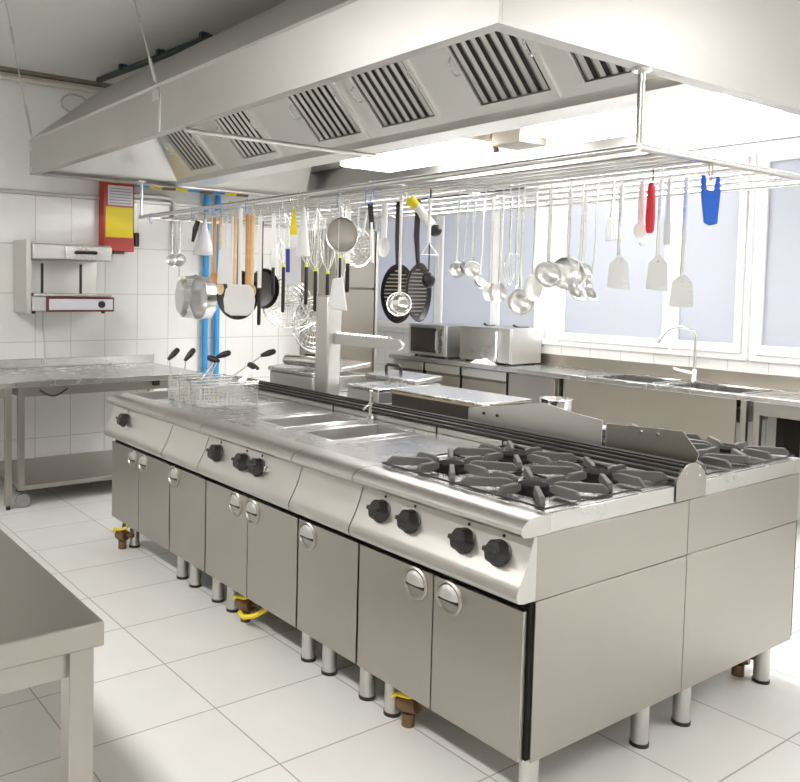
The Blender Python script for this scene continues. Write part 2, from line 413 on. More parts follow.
# rear run, facing the windows
module(-3.2, -2.0, 'tilting_pan_unit', 'rear steel unit carrying the tilted lidded pans at the far end', 'cooker', rear, [(-3.2, -2.8, -2.885), (-2.8, -2.4, -2.735), (-2.4, -2.0, -2.35)])
module(-2.0, -.8, 'griddle_unit', 'rear steel unit carrying the dark griddle and long splash guard', 'cooker', rear, [(-2.0, -1.6, -1.71), (-1.6, -1.2, -1.56), (-1.2, -.8, -1.13)])
RANGE2 = module(-.8, 0, 'gas_range', 'rear gas range facing the windows, behind the dark vent spine', 'stove', rear,
    [(-.8, -.4, -.485), (-.4, 0, -.325)], [-.668, -.512, -.258, -.112])
def burners(t, T):
    M(T).box(-.775, -.012, .085, .80, .9655, .9695).build('hob_tray', STEELTOP, t, bevel=.001)
    for cx in (-.585, -.205):
        for cy in (.265, .62) if T is front else (.24, .565):
            bu = M(T); bu.lathe([(.075, .9695), (.075, .975), (.055, .985), (.05, .997), (.03, 1.003), (0, 1.003)], (cx, cy, 0), n=28)
            bu.build('burner', BURN, t)
            g = M(T)
            w2, h2 = .188, .177
            zr = .979
            g.tube([(cx - w2, cy - h2, zr), (cx + w2, cy - h2, zr), (cx + w2, cy + h2, zr), (cx - w2, cy + h2, zr)], .004, 6, closed=True)
            go = g.build('pan_grate', GRIDM, t)
            for k in range(8):
                a = PI / 4 * k; r1 = .178 if k % 2 == 0 else .242
                r0 = .068
                d = Vector((math.cos(a), math.sin(a), 0)); sd = Vector((-d.y, d.x, 0))
                if k % 2 == 0: r1 = w2 - .004 if k % 4 == 0 else h2 - .004
                P = []
                for (r, w, z0, z1) in ((r0, .007, .984, 1.003), (r0 + .022, .0115, .980, 1.010), (r1 - .018, .0125, .978, 1.008), (r1, .008, .979, .992)):
                    c = Vector((cx, cy, 0)) + d * r
                    P.append([c - sd * w + Vector((0, 0, z0)), c + sd * w + Vector((0, 0, z0)), c + sd * w * .75 + Vector((0, 0, z1)), c - sd * w * .75 + Vector((0, 0, z1))])
                ar = M(T); vs = [p for q in P for p in q]
                fs = [(0, 1, 2, 3), (12, 15, 14, 13)]
                for i in range(3):
                    for j in range(4): fs.append((i * 4 + j, i * 4 + (j + 1) % 4, i * 4 + 4 + (j + 1) % 4, i * 4 + 4 + j))
                ar._add(vs, fs); ar.build('grate_arm', IRON, go, bevel=.003)
burners(RANGE, front); burners(RANGE2, rear)
# vent spine between the runs
sp = thing('vent_spine', 'long raised vent spine with dark slotted bars running down the island centre', 'vent', (-1.6, DM, .965))
s = M(); s.box(-3.19, -.012, .805, .965, .9655, .992); s.box(-3.19, -.012, .835, .935, .992, 1.004); s.build('spine_base', STEELX, sp, bevel=.003)
for i in range(7):
    a = math.radians(20 + 140 * i / 6); yy = DM - .078 * math.cos(a); zz = .985 + .045 * math.sin(a)
    M().box(-3.18, -.010, yy - .0062, yy + .0062, zz - .006, zz + .006).build('grille_bar', GRIDM, sp, bevel=.002)
e = M(); e.prism([(.786, .908), (.982, .908), (.982, .975), (.968, 1.0), (.945, 1.022), (.915, 1.036), (.884, 1.040), (.853, 1.036), (.823, 1.022), (.800, 1.0), (.786, .975)], 'x', -.0005, .003); e.build('end_plate', STEEL, sp, bevel=.001)
for yy, zz in ((.84, 1.005), (.93, .99), (.93, 1.02)): M().cyl((.002, yy, zz), (.006, yy, zz), .005, n=10).build('rivet', POL, sp)
for xx in (-2.0, -1.2, -.8): M().box(xx - .002, xx + .002, .800, .968, .966, .996).build('joint_strip', RUBBER, sp)
# little chrome tap on the spine
tp = thing('spine_tap', 'small chrome tap standing on the spine behind the sunken wells', 'tap', (-1.66, .80, .966))
M().lathe([(.022, .9665), (.022, .975), (.012, .985), (.010, 1.03), (.016, 1.035), (.016, 1.05), (.009, 1.055), (.008, 1.10), (.012, 1.103), (.012, 1.118), (0, 1.122)], (-1.66, .785, 0), n=18).build('tap_stem', POL, tp)
M().tube([(-1.66, .785, 1.035), (-1.66, .755, 1.037), (-1.66, .735, 1.02)], .008, 10).build('spout', POL, tp)

# fryer baskets
def basket(x0, x1, y0, y1, z0, z1, label, grips):
    t = thing('fryer_basket', label, 'basket', ((x0 + x1) / 2, (y0 + y1) / 2, z0), 'wire baskets in the fryer')
    w = M(); r = .0027
    for z in (z1, z1 - .012): w.tube([(x0, y0, z), (x1, y0, z), (x1, y1, z), (x0, y1, z)], .004 if z == z1 else .0025, 6, closed=True)
    w.build('basket_rim', POL, t)
    w = M(); nx, ny, nz = 8, 14, 7
    ins = .012
    for i in range(nx + 1):
        x = x0 + (x1 - x0) * i / nx
        w.tube([(x, y0, z1), (x, y0 + ins, z0), (x, y1 - ins, z0), (x, y1, z1)], r, 4)
    for i in range(ny + 1):
        y = y0 + (y1 - y0) * i / ny
        w.tube([(x0, y, z1), (x0 + ins, y, z0), (x1 - ins, y, z0), (x1, y, z1)], r, 4)
    for i in range(1, nz):
        z = z0 + (z1 - z0) * i / nz; k = ins * (1 - i / nz)
        w.tube([(x0 + k, y0 + k, z), (x1 - k, y0 + k, z), (x1 - k, y1 - k, z), (x0 + k, y1 - k, z)], r, 4, closed=True)
    w.build('wire_mesh', WIRE, t)
    for (hx, hy, gx, gy, gz, dx, dy, dz) in grips:
        hd = M(); hd.tube([(hx - .012, hy, z1), (gx, gy, gz)], .0028, 6); hd.tube([(hx + .012, hy, z1), (gx, gy, gz)], .0028, 6)
        ho = hd.build('handle_wire', POL, t)
        g = M(); A = Vector((gx, gy, gz)); D = Vector((dx, dy, dz)).normalized()
        g.tube([A - D * .01, A + D * .01, A + D * .04, A + D * .075, A + D * .085], [.009, .014, .019, .017, .008], 12); g.build('handle_grip', BLACK, ho)
basket(-2.55, -2.425, .20, .58, .9665, 1.095, 'nearest wire fryer basket, front right beside the open well', [(-2.5, .28, -2.52, .36, 1.215, -.9, -.2, .15), (-2.49, .50, -2.44, .58, 1.17, -.95, -.1, .2)])
basket(-2.69, -2.565, .20, .58, .9665, 1.095, 'middle wire fryer basket of the three', [(-2.62, .30, -2.66, .44, 1.225, .6, .6, .3), (-2.62, .50, -2.54, .68, 1.235, .5, .7, .3)])
basket(-2.83, -2.705, .20, .58, .9665, 1.095, 'rearmost wire fryer basket, nearest the left wall', [(-2.79, .20, -2.90, .24, 1.20, .1, .6, .6), (-2.74, .26, -2.80, .30, 1.20, .1, .5, .6)])

# gas valves with yellow hoses under the doors
for (x, y, lab) in [(-3.13, .045, 'brown gas valve with yellow lever below the farthest fryer door'), (-1.78, .11, 'brown gas valve with a long yellow hose below the three-knob unit'),
                    (-.63, .12, 'brown gas valve with yellow straps below the front gas range'), (-.16, 1.62, 'dark gas valve with yellow hose under the rear gas range')]:
    t = thing('gas_valve', lab, 'gas valve', (x, y, .05))
    b = M(); b.lathe([(0, -.04), (.03, -.04), (.036, -.02), (.036, .02), (.03, .04), (0, .04)], (x, y, .085), (.8, .2, .1), 18)
    b.cyl((x, y, .085), (x, y + .02, .192), .012, n=12); b.cyl((x - .03, y, .085), (x + .09, y + .03, .10), .014, n=12)
    b.build('valve_body', BRASS, t)
    h = M(); h.tube([(x - .05, y - .035, .10), (x - .02, y - .045, .125), (x + .03, y - .03, .13), (x + .07, y, .15), (x + .09, y + .04, .188)], .009, 8)
    if 'long' in lab: h.tube([(x + .01, y - .04, .055), (x + .06, y - .05, .05), (x + .12, y - .03, .07), (x + .17, y, .11), (x + .19, y + .03, .188)], .012, 8)
    h.build('yellow_hose', YELH, t)
    M().cyl((x, y, .0), (x, y, .05), .025, n=16).build('valve_foot', BRASS, t)

# ---------------------------------------------------------- things on the rear run
g = thing('griddle_plate', 'dark-sided countertop griddle with pale top on the rear run', 'griddle', (-1.6, 1.35, .966))
M().box(-1.95, -1.30, 1.19, 1.56, .9665, 1.045).build('griddle_body', DKBROWN, g, bevel=.004)
M().box(-1.955, -1.295, 1.185, 1.565, 1.046, 1.058).build('tan_edge', TAN, g, bevel=.002)
M().box(-1.96, -1.26, 1.18, 1.575, 1.0585, 1.072).build('hot_plate', STEELTOP, g, bevel=.004)
c = M(); c.lathe([(.0, 0), (.055, 0), (.075, .03), (.09, .115), (.085, .117), (.07, .035), (.0, .010)], (-1.17, 1.655, .966), n=28); tag(c.build('steel_bowl', POL), 'shiny round steel bowl beside the right end of the griddle', 'bowl')
sg = thing('splash_guard', 'long bright steel splash guard beside the griddle on the rear run', 'splash guard', (-.95, 1.15, .966))
M().prism([(-1.165, .9665), (-.44, .9665), (-.44, 1.122), (-.574, 1.134), (-.73, 1.158), (-1.165, 1.080)], 'y', .985, .990).build('guard_front', STEELSOFT, sg)
M().box(-1.170, -1.1655, .985, 1.15, .9665, 1.075).build('guard_side', STEELSOFT, sg)
M().slab([(-1.16, .9905, 1.012), (-.86, .9905, .972), (-.86, 1.45, .972), (-1.16, 1.45, 1.012)], .004).build('guard_tray', STEELTOP, sg)
for xx in (-1.07, -.99): M().cyl((xx, .979, 1.065), (xx, .9845, 1.065), .007, n=10).build('rivet', RUBBER, sg)
sg = thing('splash_guard', 'short blue-grey steel splash guard on the rear gas range', 'splash guard', (-.25, .99, .966))
M().prism([(-.42, .9925), (-.055, .9925), (-.035, 1.055), (-.10, 1.130), (-.42, 1.112)], 'y', .992, .997).build('guard_front', STEEL, sg)
M().box(-.426, -.4205, .992, 1.006, .9925, 1.112).build('guard_side', STEELSOFT, sg)
for xx in (-.27, -.20): M().cyl((xx, .986, 1.10), (xx, .9915, 1.10), .007, n=10).build('rivet', POL, sg)
# steel box / lids / roller
bx = thing('steel_box', 'bright steel lidded box just left of the griddle', 'box', (-2.2, 1.3, .966))
M().box(-2.32, -2.03, 1.16, 1.50, .9665, 1.04).build('box_body', STEELSOFT, bx, bevel=.006); M().box(-2.33, -2.02, 1.15, 1.51, 1.041, 1.062).build('box_lid', STEELTOP, bx, bevel=.006)
def lidded(x0, x1, y0, y1, z, tilt, label):
    t = thing('tilting_pan', label, 'pan', ((x0 + x1) / 2, (y0 + y1) / 2, .966))
    M().box(x0, x1, y0, y1, .9665, z - .03).build('pan_body', STEELSOFT, t, bevel=.008)
    l = M(); l.hexa([(x0 - .01, y0 - .01, z - .028), (x1 + .01, y0 - .01, z - .028), (x1 + .01, y1, z - .028 + tilt), (x0 - .01, y1, z - .028 + tilt),
                     (x0 - .01, y0 - .01, z), (x1 + .01, y0 - .01, z), (x1 + .01, y1, z + tilt), (x0 - .01, y1, z + tilt)])
    lo = l.build('pan_lid', STEELTOP, t, bevel=.006)
    xm = x0 + .30 * (x1 - x0); xh = .07
    h = M(); ym = (y0 + y1) / 2; zz = z + tilt * .5
    h.tube([(xm - xh, ym, zz), (xm - xh, ym, zz + .04), (xm - xh + .015, ym, zz + .052), (xm + xh - .015, ym, zz + .052), (xm + xh, ym, zz + .04), (xm + xh, ym, zz)], .011, 10)
    h.build('lid_handle', BLACK, lo)
lidded(-3.12, -2.62, 1.12, 1.60, 1.10, .05, 'large steel pan with tilted lid and black handle, behind the fryer baskets')
lidded(-2.56, -2.10, 1.52, 1.74, 1.085, .02, 'smaller steel pan with flat lid and black handle, behind the steel post')
r = M(); r.lathe([(0, 0), (.032, .0), (.036, .01), (.036, .50), (.030, .52), (0, .52)], (-2.98, 1.16, 1.155), (1, .12, .02), 22); tag(r.build('steel_roller', POL), 'shiny steel cylinder lying across the tilted pan lid', 'roller')
ps = thing('slicer_post', 'upright steel post with a serrated horizontal arm on the rear run', 'slicer', (-2.42, 1.1, .966))
M().box(-2.50, -2.37, 1.04, 1.15, .986, 1.60).build('post', STEELSOFT, ps, bevel=.012)
n = 16; pts = [(-2.36, 1.305), (-1.80, 1.305), (-1.765, 1.322), (-1.76, 1.345), (-1.80, 1.368)]
for i in range(n):
    x = -1.86 - .5 * i / n; pts += [(x, 1.368), (x - .015, 1.378), (x - .02, 1.368)]
pts += [(-2.36, 1.368)]
M().prism(pts, 'y', 1.085, 1.105).build('serrated_arm', STEELSOFT, ps)
M().box(-2.50, -2.33, 1.02, 1.17, .9665, .9855).build('post_base', STEELSOFT, ps, bevel=.004)

# ------------------------------------------------------------------ extractor hood
HX0, HX1, HY1, HZ = -4.85, -.19, 2.70, 2.48
hd = thing('extractor_hood', 'large suspended stainless steel extractor hood above the island', 'extractor hood', ((HX0 + HX1) / 2, 1.35, HZ))
M().box(HX0, -2.565, 0, .018, HZ, 2.732).build('front_panel', HOODM, hd)
M().box(-2.561, HX1, 0, .018, HZ, 2.732).build('front_panel', HOODM, hd)
M().box(-2.574, -2.556, -.003, -.0005, HZ + .004, 2.73).build('seam_strip', POL, hd)
M().box(HX0, HX1, HY1 - .018, HY1, HZ, 2.732).build('rear_panel', HOODM, hd)
M().box(HX0, HX0 + .018, .019, HY1 - .019, HZ, 2.732).build('end_panel', HOODM, hd)
ep = M(); ep.prism([(0.019, HZ), (HY1 - .019, HZ), (HY1 - .019, 2.732), (2.36, 3.10), (.42, 3.10), (0.019, 2.732)], 'x', HX1 - .018, HX1); ep.build('end_panel', HOODM, hd)
tk = .015
r_ = M()
r_.slab([(HX0, 0, 2.733), (HX1 - .019, 0, 2.733), (HX1 - .019, .42, 3.10), (HX0 + .42, .42, 3.10)], tk)
r_.slab([(HX0, 0, 2.733), (HX0 + .42, .42, 3.10), (HX0 + .42, 2.36, 3.10), (HX0, HY1, 2.733)], tk)
r_.slab([(HX0, HY1, 2.733), (HX0 + .42, 2.36, 3.10), (HX1 - .019, 2.36, 3.10), (HX1 - .019, HY1, 2.733)], tk)
r_.box(HX0 + .41, HX1 - .019, .41, 2.37, 3.085, 3.10)
r_.build('sloping_top', HOODM, hd)
fl = M(); F = .062
fl.box(HX0 + .019, HX1 - .019, .019, F, HZ, HZ + .006); fl.box(HX0 + .019, HX1 - .019, HY1 - F, HY1 - .019, HZ, HZ + .006)
fl.box(HX0 + .019, HX0 + F, F, HY1 - F, HZ, HZ + .006); fl.box(HX1 - F, HX1 - .019, F, HY1 - F, HZ, HZ + .006)
fl.build('bottom_flange', HOODM, hd, bevel=.001)
# inside: two inclined filter banks either side of a gutter
GY0, GY1, GZ = 1.17, 1.40, 2.482
gt = M(); gt.box(HX0 + .2, HX1 - .065, GY0, GY1, GZ, GZ + .006)
gt.box(HX0 + .2, HX1 - .065, GY0, GY0 + .006, GZ + .006, GZ + .045); gt.box(HX0 + .2, HX1 - .065, GY1 - .006, GY1, GZ + .006, GZ + .045)
gt.build('grease_gutter', HOODIN, hd)
BZ0, BH = GZ + .045, .50
def bank(sgn, y0):
    """sgn -1 rises towards the front"""
    def P(x, k, off=0):                                    # k in 0..1 up the slope
        nrm = Vector((0, sgn, -1)).normalized()
        return Vector((x, y0 + sgn * BH * k, BZ0 + BH * k)) + nrm * off
    starts = [-4.32, -3.52, -2.62, -2.02, -1.29, -.70]; wd = .47
    b = M(); xs = [HX0 + .25]
    b.slab([P(HX0 + .2, 0), P(HX1 - .25, 0), P(HX1 - .25, 1), P(HX0 + .62, 1)], .004)
    b.build('filter_frame', HOODIN, hd)
    for x in starts:
        w = wd if x > -3.6 or x < -4 else .50
        f = M(); fr = .028; t0, t1 = .02, .96
        for (a, b2, k0, k1) in ((x, x + w, t0, t0 + .07), (x, x + w, t1 - .05, t1), (x, x + fr, t0 + .07, t1 - .05), (x + w - fr, x + w, t0 + .07, t1 - .05)):
            f.hexa([P(a, k0, .002), P(b2, k0, .002), P(b2, k1, .002), P(a, k1, .002), P(a, k0, .022), P(b2, k0, .022), P(b2, k1, .022), P(a, k1, .022)])
        fo = f.build('grease_filter', HOODIN, hd, bevel=.002)
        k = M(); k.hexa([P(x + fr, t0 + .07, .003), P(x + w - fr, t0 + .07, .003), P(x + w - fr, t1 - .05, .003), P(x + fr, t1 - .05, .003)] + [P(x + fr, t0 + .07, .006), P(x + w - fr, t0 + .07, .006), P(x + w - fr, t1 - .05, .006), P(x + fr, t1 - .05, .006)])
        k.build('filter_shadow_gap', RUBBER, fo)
        sl = M(); n = 7; pitch = (w - 2 * fr) / n
        for i in range(n):
            a = x + fr + pitch * i + .006; c2 = a + pitch * .58; m3 = (a + c2) / 2
            q0, q1 = t0 + .075, t1 - .055
            vs = [P(a, q0, .008), P(m3, q0, .017), P(c2, q0, .008), P(m3, q0, .010), P(a, q1, .008), P(m3, q1, .017), P(c2, q1, .008), P(m3, q1, .010)]
            sl._add(vs, [(0, 1, 5, 4), (1, 2, 6, 5), (2, 3, 7, 6), (3, 0, 4, 7), (0, 3, 2, 1), (4, 5, 6, 7)])
        sl.build('filter_slats', FILT, fo)
        for hx in (x + .012, x + w - .012) if sgn < 0 else ():
            ha = M(); ha.tube([P(hx, .50, .02), P(hx, .49, .045), P(hx, .46, .055), P(hx, .40, .055), P(hx, .37, .045), P(hx, .36, .02)], .005, 8)
            ha.build('filter_handle', POL, fo)
bank(-1, GY0); bank(1, GY1)
ins = M()
ins.slab([(HX0 + .02, .07, 2.50), (HX0 + .44, .26, 2.92), (HX0 + .44, HY1 - .26, 2.92), (HX0 + .02, HY1 - .07, 2.50)], .004)
ins.slab([(HX1 - .02, .07, 2.50), (HX1 - .02, HY1 - .07, 2.50), (HX1 - .40, HY1 - .07, 2.90), (HX1 - .40, .07, 2.90)], .004)
ins.box(HX0 + .44, HX1 - .40, .55, HY1 - .46, 3.045, 3.052)
ins.build('inner_lining', HOODIN, hd)
M().cyl((-2.345, .04, HZ - .012), (-2.365, 1.38, HZ - .012), .013, n=12).build('cross_brace', STEELSOFT, hd)
M().box(HX0 + .03, HX0 + .05, -.003, -.0005, 2.50, 2.535).build('paper_tag', PAPER, hd)
for (x0, x1, lab) in ((-3.32, -2.22, 'glowing white lamp under the far half of the hood'), (-1.62, -.36, 'glowing white lamp under the near end of the hood')):
    t = thing('hood_lamp', lab, 'lamp', ((x0 + x1) / 2, 2.1, 2.6))
    M().box(x0 - .01, x1 + .01, 1.84, 2.36, 2.63, 2.70).build('lamp_housing', STEELSOFT, t, bevel=.01)
    M().box(x0, x1, 1.85, 2.35, 2.555, 2.629).build('lamp_diffuser', LAMP, t, bevel=.02)
    for xx in (x0 + .2, x1 - .2): M().cyl((xx, 2.1, 2.70), (xx, 2.1, 3.044), .01, n=8).build('lamp_bracket', STEELSOFT, t)
jb = M(); jb.box(-2.02, -1.80, 2.05, 2.3, 2.56, 2.64); jb.cyl((-1.9, 2.17, 2.64), (-1.9, 2.17, 3.044), .02, n=12)
tag(jb.build('junction_box', STEELDARK, bevel=.004), 'brown-grey junction box hanging between the two hood lamps', 'junction box')
cn = M(); cn.tube([(-2.16, 2.25, 3.044), (-2.16, 2.22, 2.66), (-2.13, 2.2, 2.60), (-2.12, 2.2, 2.55)], .022, 10); tag(cn.build('brass_pipe', BRASS), 'short curved brass pipe end beside the far hood lamp', 'pipe')
# suspension cables
for (x, y, tx, ty, lab) in ((HX0 + .03, .01, -3.655, -.527, 'wire cable holding the far front corner of the hood'), (-2.62, .01, -3.168, .112, 'wire cable holding the hood at its front panel seam')):
    t = thing('suspension_cable', lab, 'cable', (x, y, 2.735))
    A, Bp = Vector((x, y, 2.735)), Vector((tx, ty, ZC))
    def at(k): return A.lerp(Bp, k)
    M().tube([at(.05), at(1)], .005, 8).build('wire', TIN, t)
    M().tube([at(.08), at(.30)], .011, 10).build('turnbuckle', TIN, t); M().tube([at(.74), at(.84)], .010, 10).build('clamp', TIN, t)
    e = M(); e.tube([A + Vector(p) for p in arc((0, 0, .015), .014, 0, 360, 10)][:-1], .004, 6, closed=True); e.build('eye_bolt', TIN, t)
    M().box(x - .025, x + .025, -.008, -.0005, 2.66, 2.722).build('fixing_plate', STEELSOFT, t)

# ------------------------------------------------------------------ hanging rack
RZ = 2.19
RY = [1.03, 1.115, 1.20, 1.30, 1.42, 1.62, 1.82, 2.06]
rk = thing('hanging_rack', 'long suspended tube rack of parallel rails holding the utensils', 'rack', (-2.4, 1.5, RZ))
for y in (.83, 2.30): M().cyl((-4.62, y, RZ), (-.22, y, RZ), .015, n=12).build('outer_rail', WIRE, rk)
for x in (-4.62, -.22): M().cyl((x, .818, RZ), (x, 2.312, RZ), .016, n=12).build('end_rail', WIRE, rk)
for y in RY: M().cyl((-4.61, y, RZ), (-.23, y, RZ), .0095, n=10).build('inner_rail', WIRE, rk)
for x in (-3.2, -1.75): M().cyl((x, .82, RZ + .016), (x, 2.31, RZ + .016), .006, n=8).build('cross_rail', WIRE, rk)
for x in (-4.60, -.225):
    for y in (.83, 2.30):
        p = M(); p.cyl((x, y, RZ), (x, y, 2.478), .0135, n=12); po = p.build('hanger_post', WIRE, rk)
        M().lathe([(0, 2.470), (.035, 2.470), (.038, 2.479), (0, 2.479)], (x, y, 0), n=16).build('post_flange', POL, po)

# ------------------------------------------------------------------ utensils (built around their hanging point, z down)
def ut(name, label, cat, x, y, rot=0, group=None):
    y = min([.83] + RY, key=lambda q: abs(q - y))
    t = thing(name, label, cat, (x, y, RZ + (.016 if y == .83 else .010)), group, world=False)
    t.rotation_euler = (0, 0, math.radians(rot)); return t
def hookpts(r=.012, drop=.0): return [(0, r * math.cos(a), -.010 + r * math.sin(a)) for a in [math.radians(d) for d in range(-30, 211, 30)]]
def shook(t, mat=WIRE, d=.06):
    m = M(); p = [(0, .013 * math.cos(math.radians(a)), -.010 + .013 * math.sin(math.radians(a))) for a in range(-20, 181, 25)]
    p += [(0, -.012, -.03)] + [(0, .012 * math.cos(math.radians(a)), -d + .012 + .012 * math.sin(math.radians(a))) for a in range(200, 361, 32)]
    m.tube(p, .0028, 6); return m.build('hook', mat, t)
def top_hook(m, r=.0035):
    p = [(0, .013 * math.cos(math.radians(a)), -.010 + .013 * math.sin(math.radians(a))) for a in range(-20, 181, 25)] + [(0, -.010, -.04), (0, 0, -.06)]
    m.tube(p, r, 8)
def ladle(label, x, y, L, r, rot, tilt=20, mat=UTS, group='steel ladles on the rack', name='ladle'):
    r *= 1.12; t = ut(name, label, 'ladle', x, y, rot, group); zc = -(L - r)
    m = M(); top_hook(m); m.tube([(0, 0, -.055), (0, 0, zc * .6), (0, .008, zc + r * 1.5), (0, .004, zc + r * .9)], [.0095, .0085, .0085, .0095], 8, flat=.5); m.build('handle', WIRE, t)
    a = math.radians(tilt); ax = (0, -math.cos(a), math.sin(a))
    b = M(); prof = [(r * math.sin(q), -r * .72 * math.cos(q)) for q in [PI / 2 * i / 8 for i in range(9)]]
    prof += [(r * .93 * math.sin(q), -r * .66 * math.cos(q)) for q in [PI / 2 * i / 8 for i in range(8, -1, -1)]]
    b.lathe(prof, (0, 0, zc), ax, 26); b.build('bowl', mat, t)
def spoon(label, x, y, L, rw, rh, rot, mat=UTS, hm=WIRE, holes=False, name='serving_spoon', group=None, hr=.009, cat='spoon'):
    t = ut(name, label, cat, x, y, rot, group); zc = -(L - rh)
    m = M(); top_hook(m) if hm is WIRE else shook(t)
    st = -.055
    m.tube([(0, 0, st), (0, 0, (st + zc) / 2), (0, .006, zc + rh * .9)], [hr * 1.15, hr, hr], 8, flat=.6); m.build('handle', hm, t)
    b = M(); k = 6; pr = [(i / k, .016 * (1 - (i / k) ** 2)) for i in range(k + 1)]
    pr += [(i / k, .004 + .016 * (1 - (i / k) ** 2)) for i in range(k, -1, -1)]
    b.lathe(pr, (0, 0, 0), (0, 1, 0), 24)
    for v in b.b.verts: v.co = Vector((v.co.x * rw, v.co.y, zc + v.co.z * rh))
    b.build('spoon_bowl', mat, t)
def turner(label, x, y, L, w, h, rot, mat=UTS, hm=WIRE, slots=False, name='turner', group=None, lean=0):
    t = ut(name, label, 'spatula', x, y, rot, group); zt = -(L - h)
    m = M()
    if hm is WIRE: top_hook(m)
    else: shook(t)
    m.tube([(0, 0, -.055), (0, 0, zt * .5), (0, .006, zt + .02), (0, .004, zt - .01)], [.011, .009, .009, .011], 8, flat=.5); m.build('handle', hm, t)
    b = M()
    if slots:
        k = 5; b.prism([(-w * .36, zt + .012), (w * .36, zt + .012), (w * .40, zt - .02), (-w * .40, zt - .02)], 'y', 0, .0025)
        for i in range(k):
            u = (i / (k - 1) - .5); b.prism([(u * .74 * w - .004, zt - .02), (u * .74 * w + .004, zt - .02), (u * w * .95 + .004, -L), (u * w * .95 - .004, -L)], 'y', 0, .0025)
        b.prism([(-w * .5, -L + .01), (w * .5, -L + .01), (w * .5, -L), (-w * .5, -L)], 'y', 0, .0025)
    else:
        b.prism([(-.012, zt + .02), (.012, zt + .02), (w * .42, zt - .012), (w * .5, -L + .006), (w * .46 + lean, -L), (-w * .46, -L + lean), (-w * .5, -L + .008), (-w * .42, zt - .012)], 'y', 0, .003)
    b.build('blade', mat, t)
def whisk(label, x, y, L, wl, wr, rot, dark=True, group='whisks hanging from the rack'):
    """dark: hangs by its balloon with the black handle down; otherwise a steel handle on top and balloon below"""
    t = ut('whisk', label, 'whisk', x, y, rot, group)
    w = M(); n = 5
    zt, zb = (-.05, -(.05 + wl)) if dark else (-L, -(L - wl))
    for i in range(n):
        a = PI * i / n; d = Vector((math.cos(a), math.sin(a), 0)); p = []
        for k in range(15):
            q = PI * 2 * k / 14 - PI; s = math.sin(q / 2)
            u = abs(q) / PI                                  # 1 at the neck ends, 0 at the crown
            rad = wr * math.sin(PI * min(1, (1 - u) * 1.02 + .0) * .5 if u < .5 else PI * u) if False else wr * math.sin(PI * u) ** .75 * (1.0 if q >= 0 else -1.0) if 0 < u < 1 else 0
            z = zt + (zb - zt) * u
            p.append(d * rad + Vector((0, 0, z)))
        w.tube(p, .0014, 4)
    w.build('wire_loops', WIRE, t)
    if dark:
        shook(t)
        b = M(); b.cyl((0, 0, zb + .012), (0, 0, zb - .006), .0115, n=12); b.build('coloured_band', LIME, t)
        h = M(); h.tube([(0, 0, zb - .005), (0, 0, zb - .02), (0, 0, -L + .02), (0, 0, -L)], [.010, .012, .0125, .010], 12); h.build('handle', BLACK, t)
    else:
        m = M(); top_hook(m); m.tube([(0, 0, -.055), (0, 0, zb - .01)], [.006, .008], 10); m.build('handle', WIRE, t)
def knifelike(label, x, y, L, hl, rot, bladew=.03):
    t = ut('palette_knife', label, 'knife', x, y, rot); shook(t)
    b = M(); b.prism([(-bladew / 2, -.06), (0, -.05), (bladew / 2, -.06), (bladew / 2, -(L - hl)), (-bladew / 2, -(L - hl))], 'y', -.001, .001); b.build('blade', POL, t)
    M().cyl((0, 0, -(L - hl) + .006), (0, 0, -(L - hl) - .008), .012, n=12).build('coloured_band', LIME, t)
    h = M(); h.tube([(0, 0, -(L - hl)), (0, 0, -L + .02), (0, 0, -L)], [.012, .0135, .010], 12); h.build('handle', BLACK, t)
def sieve(label, x, y, L, r, depth, rot, mat=MESHM, rim=WIRE, name='sieve', tilt=0, wires=False):
    t = ut(name, label, 'sieve', x, y, rot); zc = -(L - r); shook(t)
    m = M(); m.tube([(0, 0, -.055), (0, 0, zc + r)], .006, 8); m.build('handle', rim, t)
    a = math.radians(tilt); ax = (math.sin(a), -math.cos(a), 0)
    rm = M(); rm.lathe([(r * .97, .004), (r * 1.02, .006), (r * 1.04, 0), (r * 1.02, -.006), (r * .97, -.004), (r * .97, .004)], (0, 0, zc), ax, 36); rm.build('rim', rim, t)
    if wires:
        b = M(); A = Vector(ax); o = Vector((0, 0, zc)); uu = A.cross(Vector((0, 0, 1))).normalized(); ww = A.cross(uu)
        for i in range(14):
            th = PI * i / 14; d = uu * math.cos(th) + ww * math.sin(th)
            b.tube([o + d * r * math.cos(q) - A * depth * math.sin(q) for q in [PI * j / 12 for j in range(13)]], .0022, 4)
        for j in range(1, 6):
            q = PI / 2 * j / 6
            b.tube([o + (uu * math.cos(w) + ww * math.sin(w)) * r * math.cos(q) - A * depth * math.sin(q) for w in [2 * PI * i / 24 for i in range(24)]], .0022, 4, closed=True)
        b.build('wire_bowl', rim, t); return
    b = M(); k = 8; pr = [(r * .97 * math.cos(q), -depth * math.sin(q)) for q in [PI / 2 * i / k for i in range(k + 1)]]; pr[-1] = (0, pr[-1][1])
    pr += [(p[0] * .96, p[1] + .003) for p in pr[::-1]]
    b.lathe(pr, (0, 0, zc), ax, 32); b.build('mesh_bowl', mat, t)
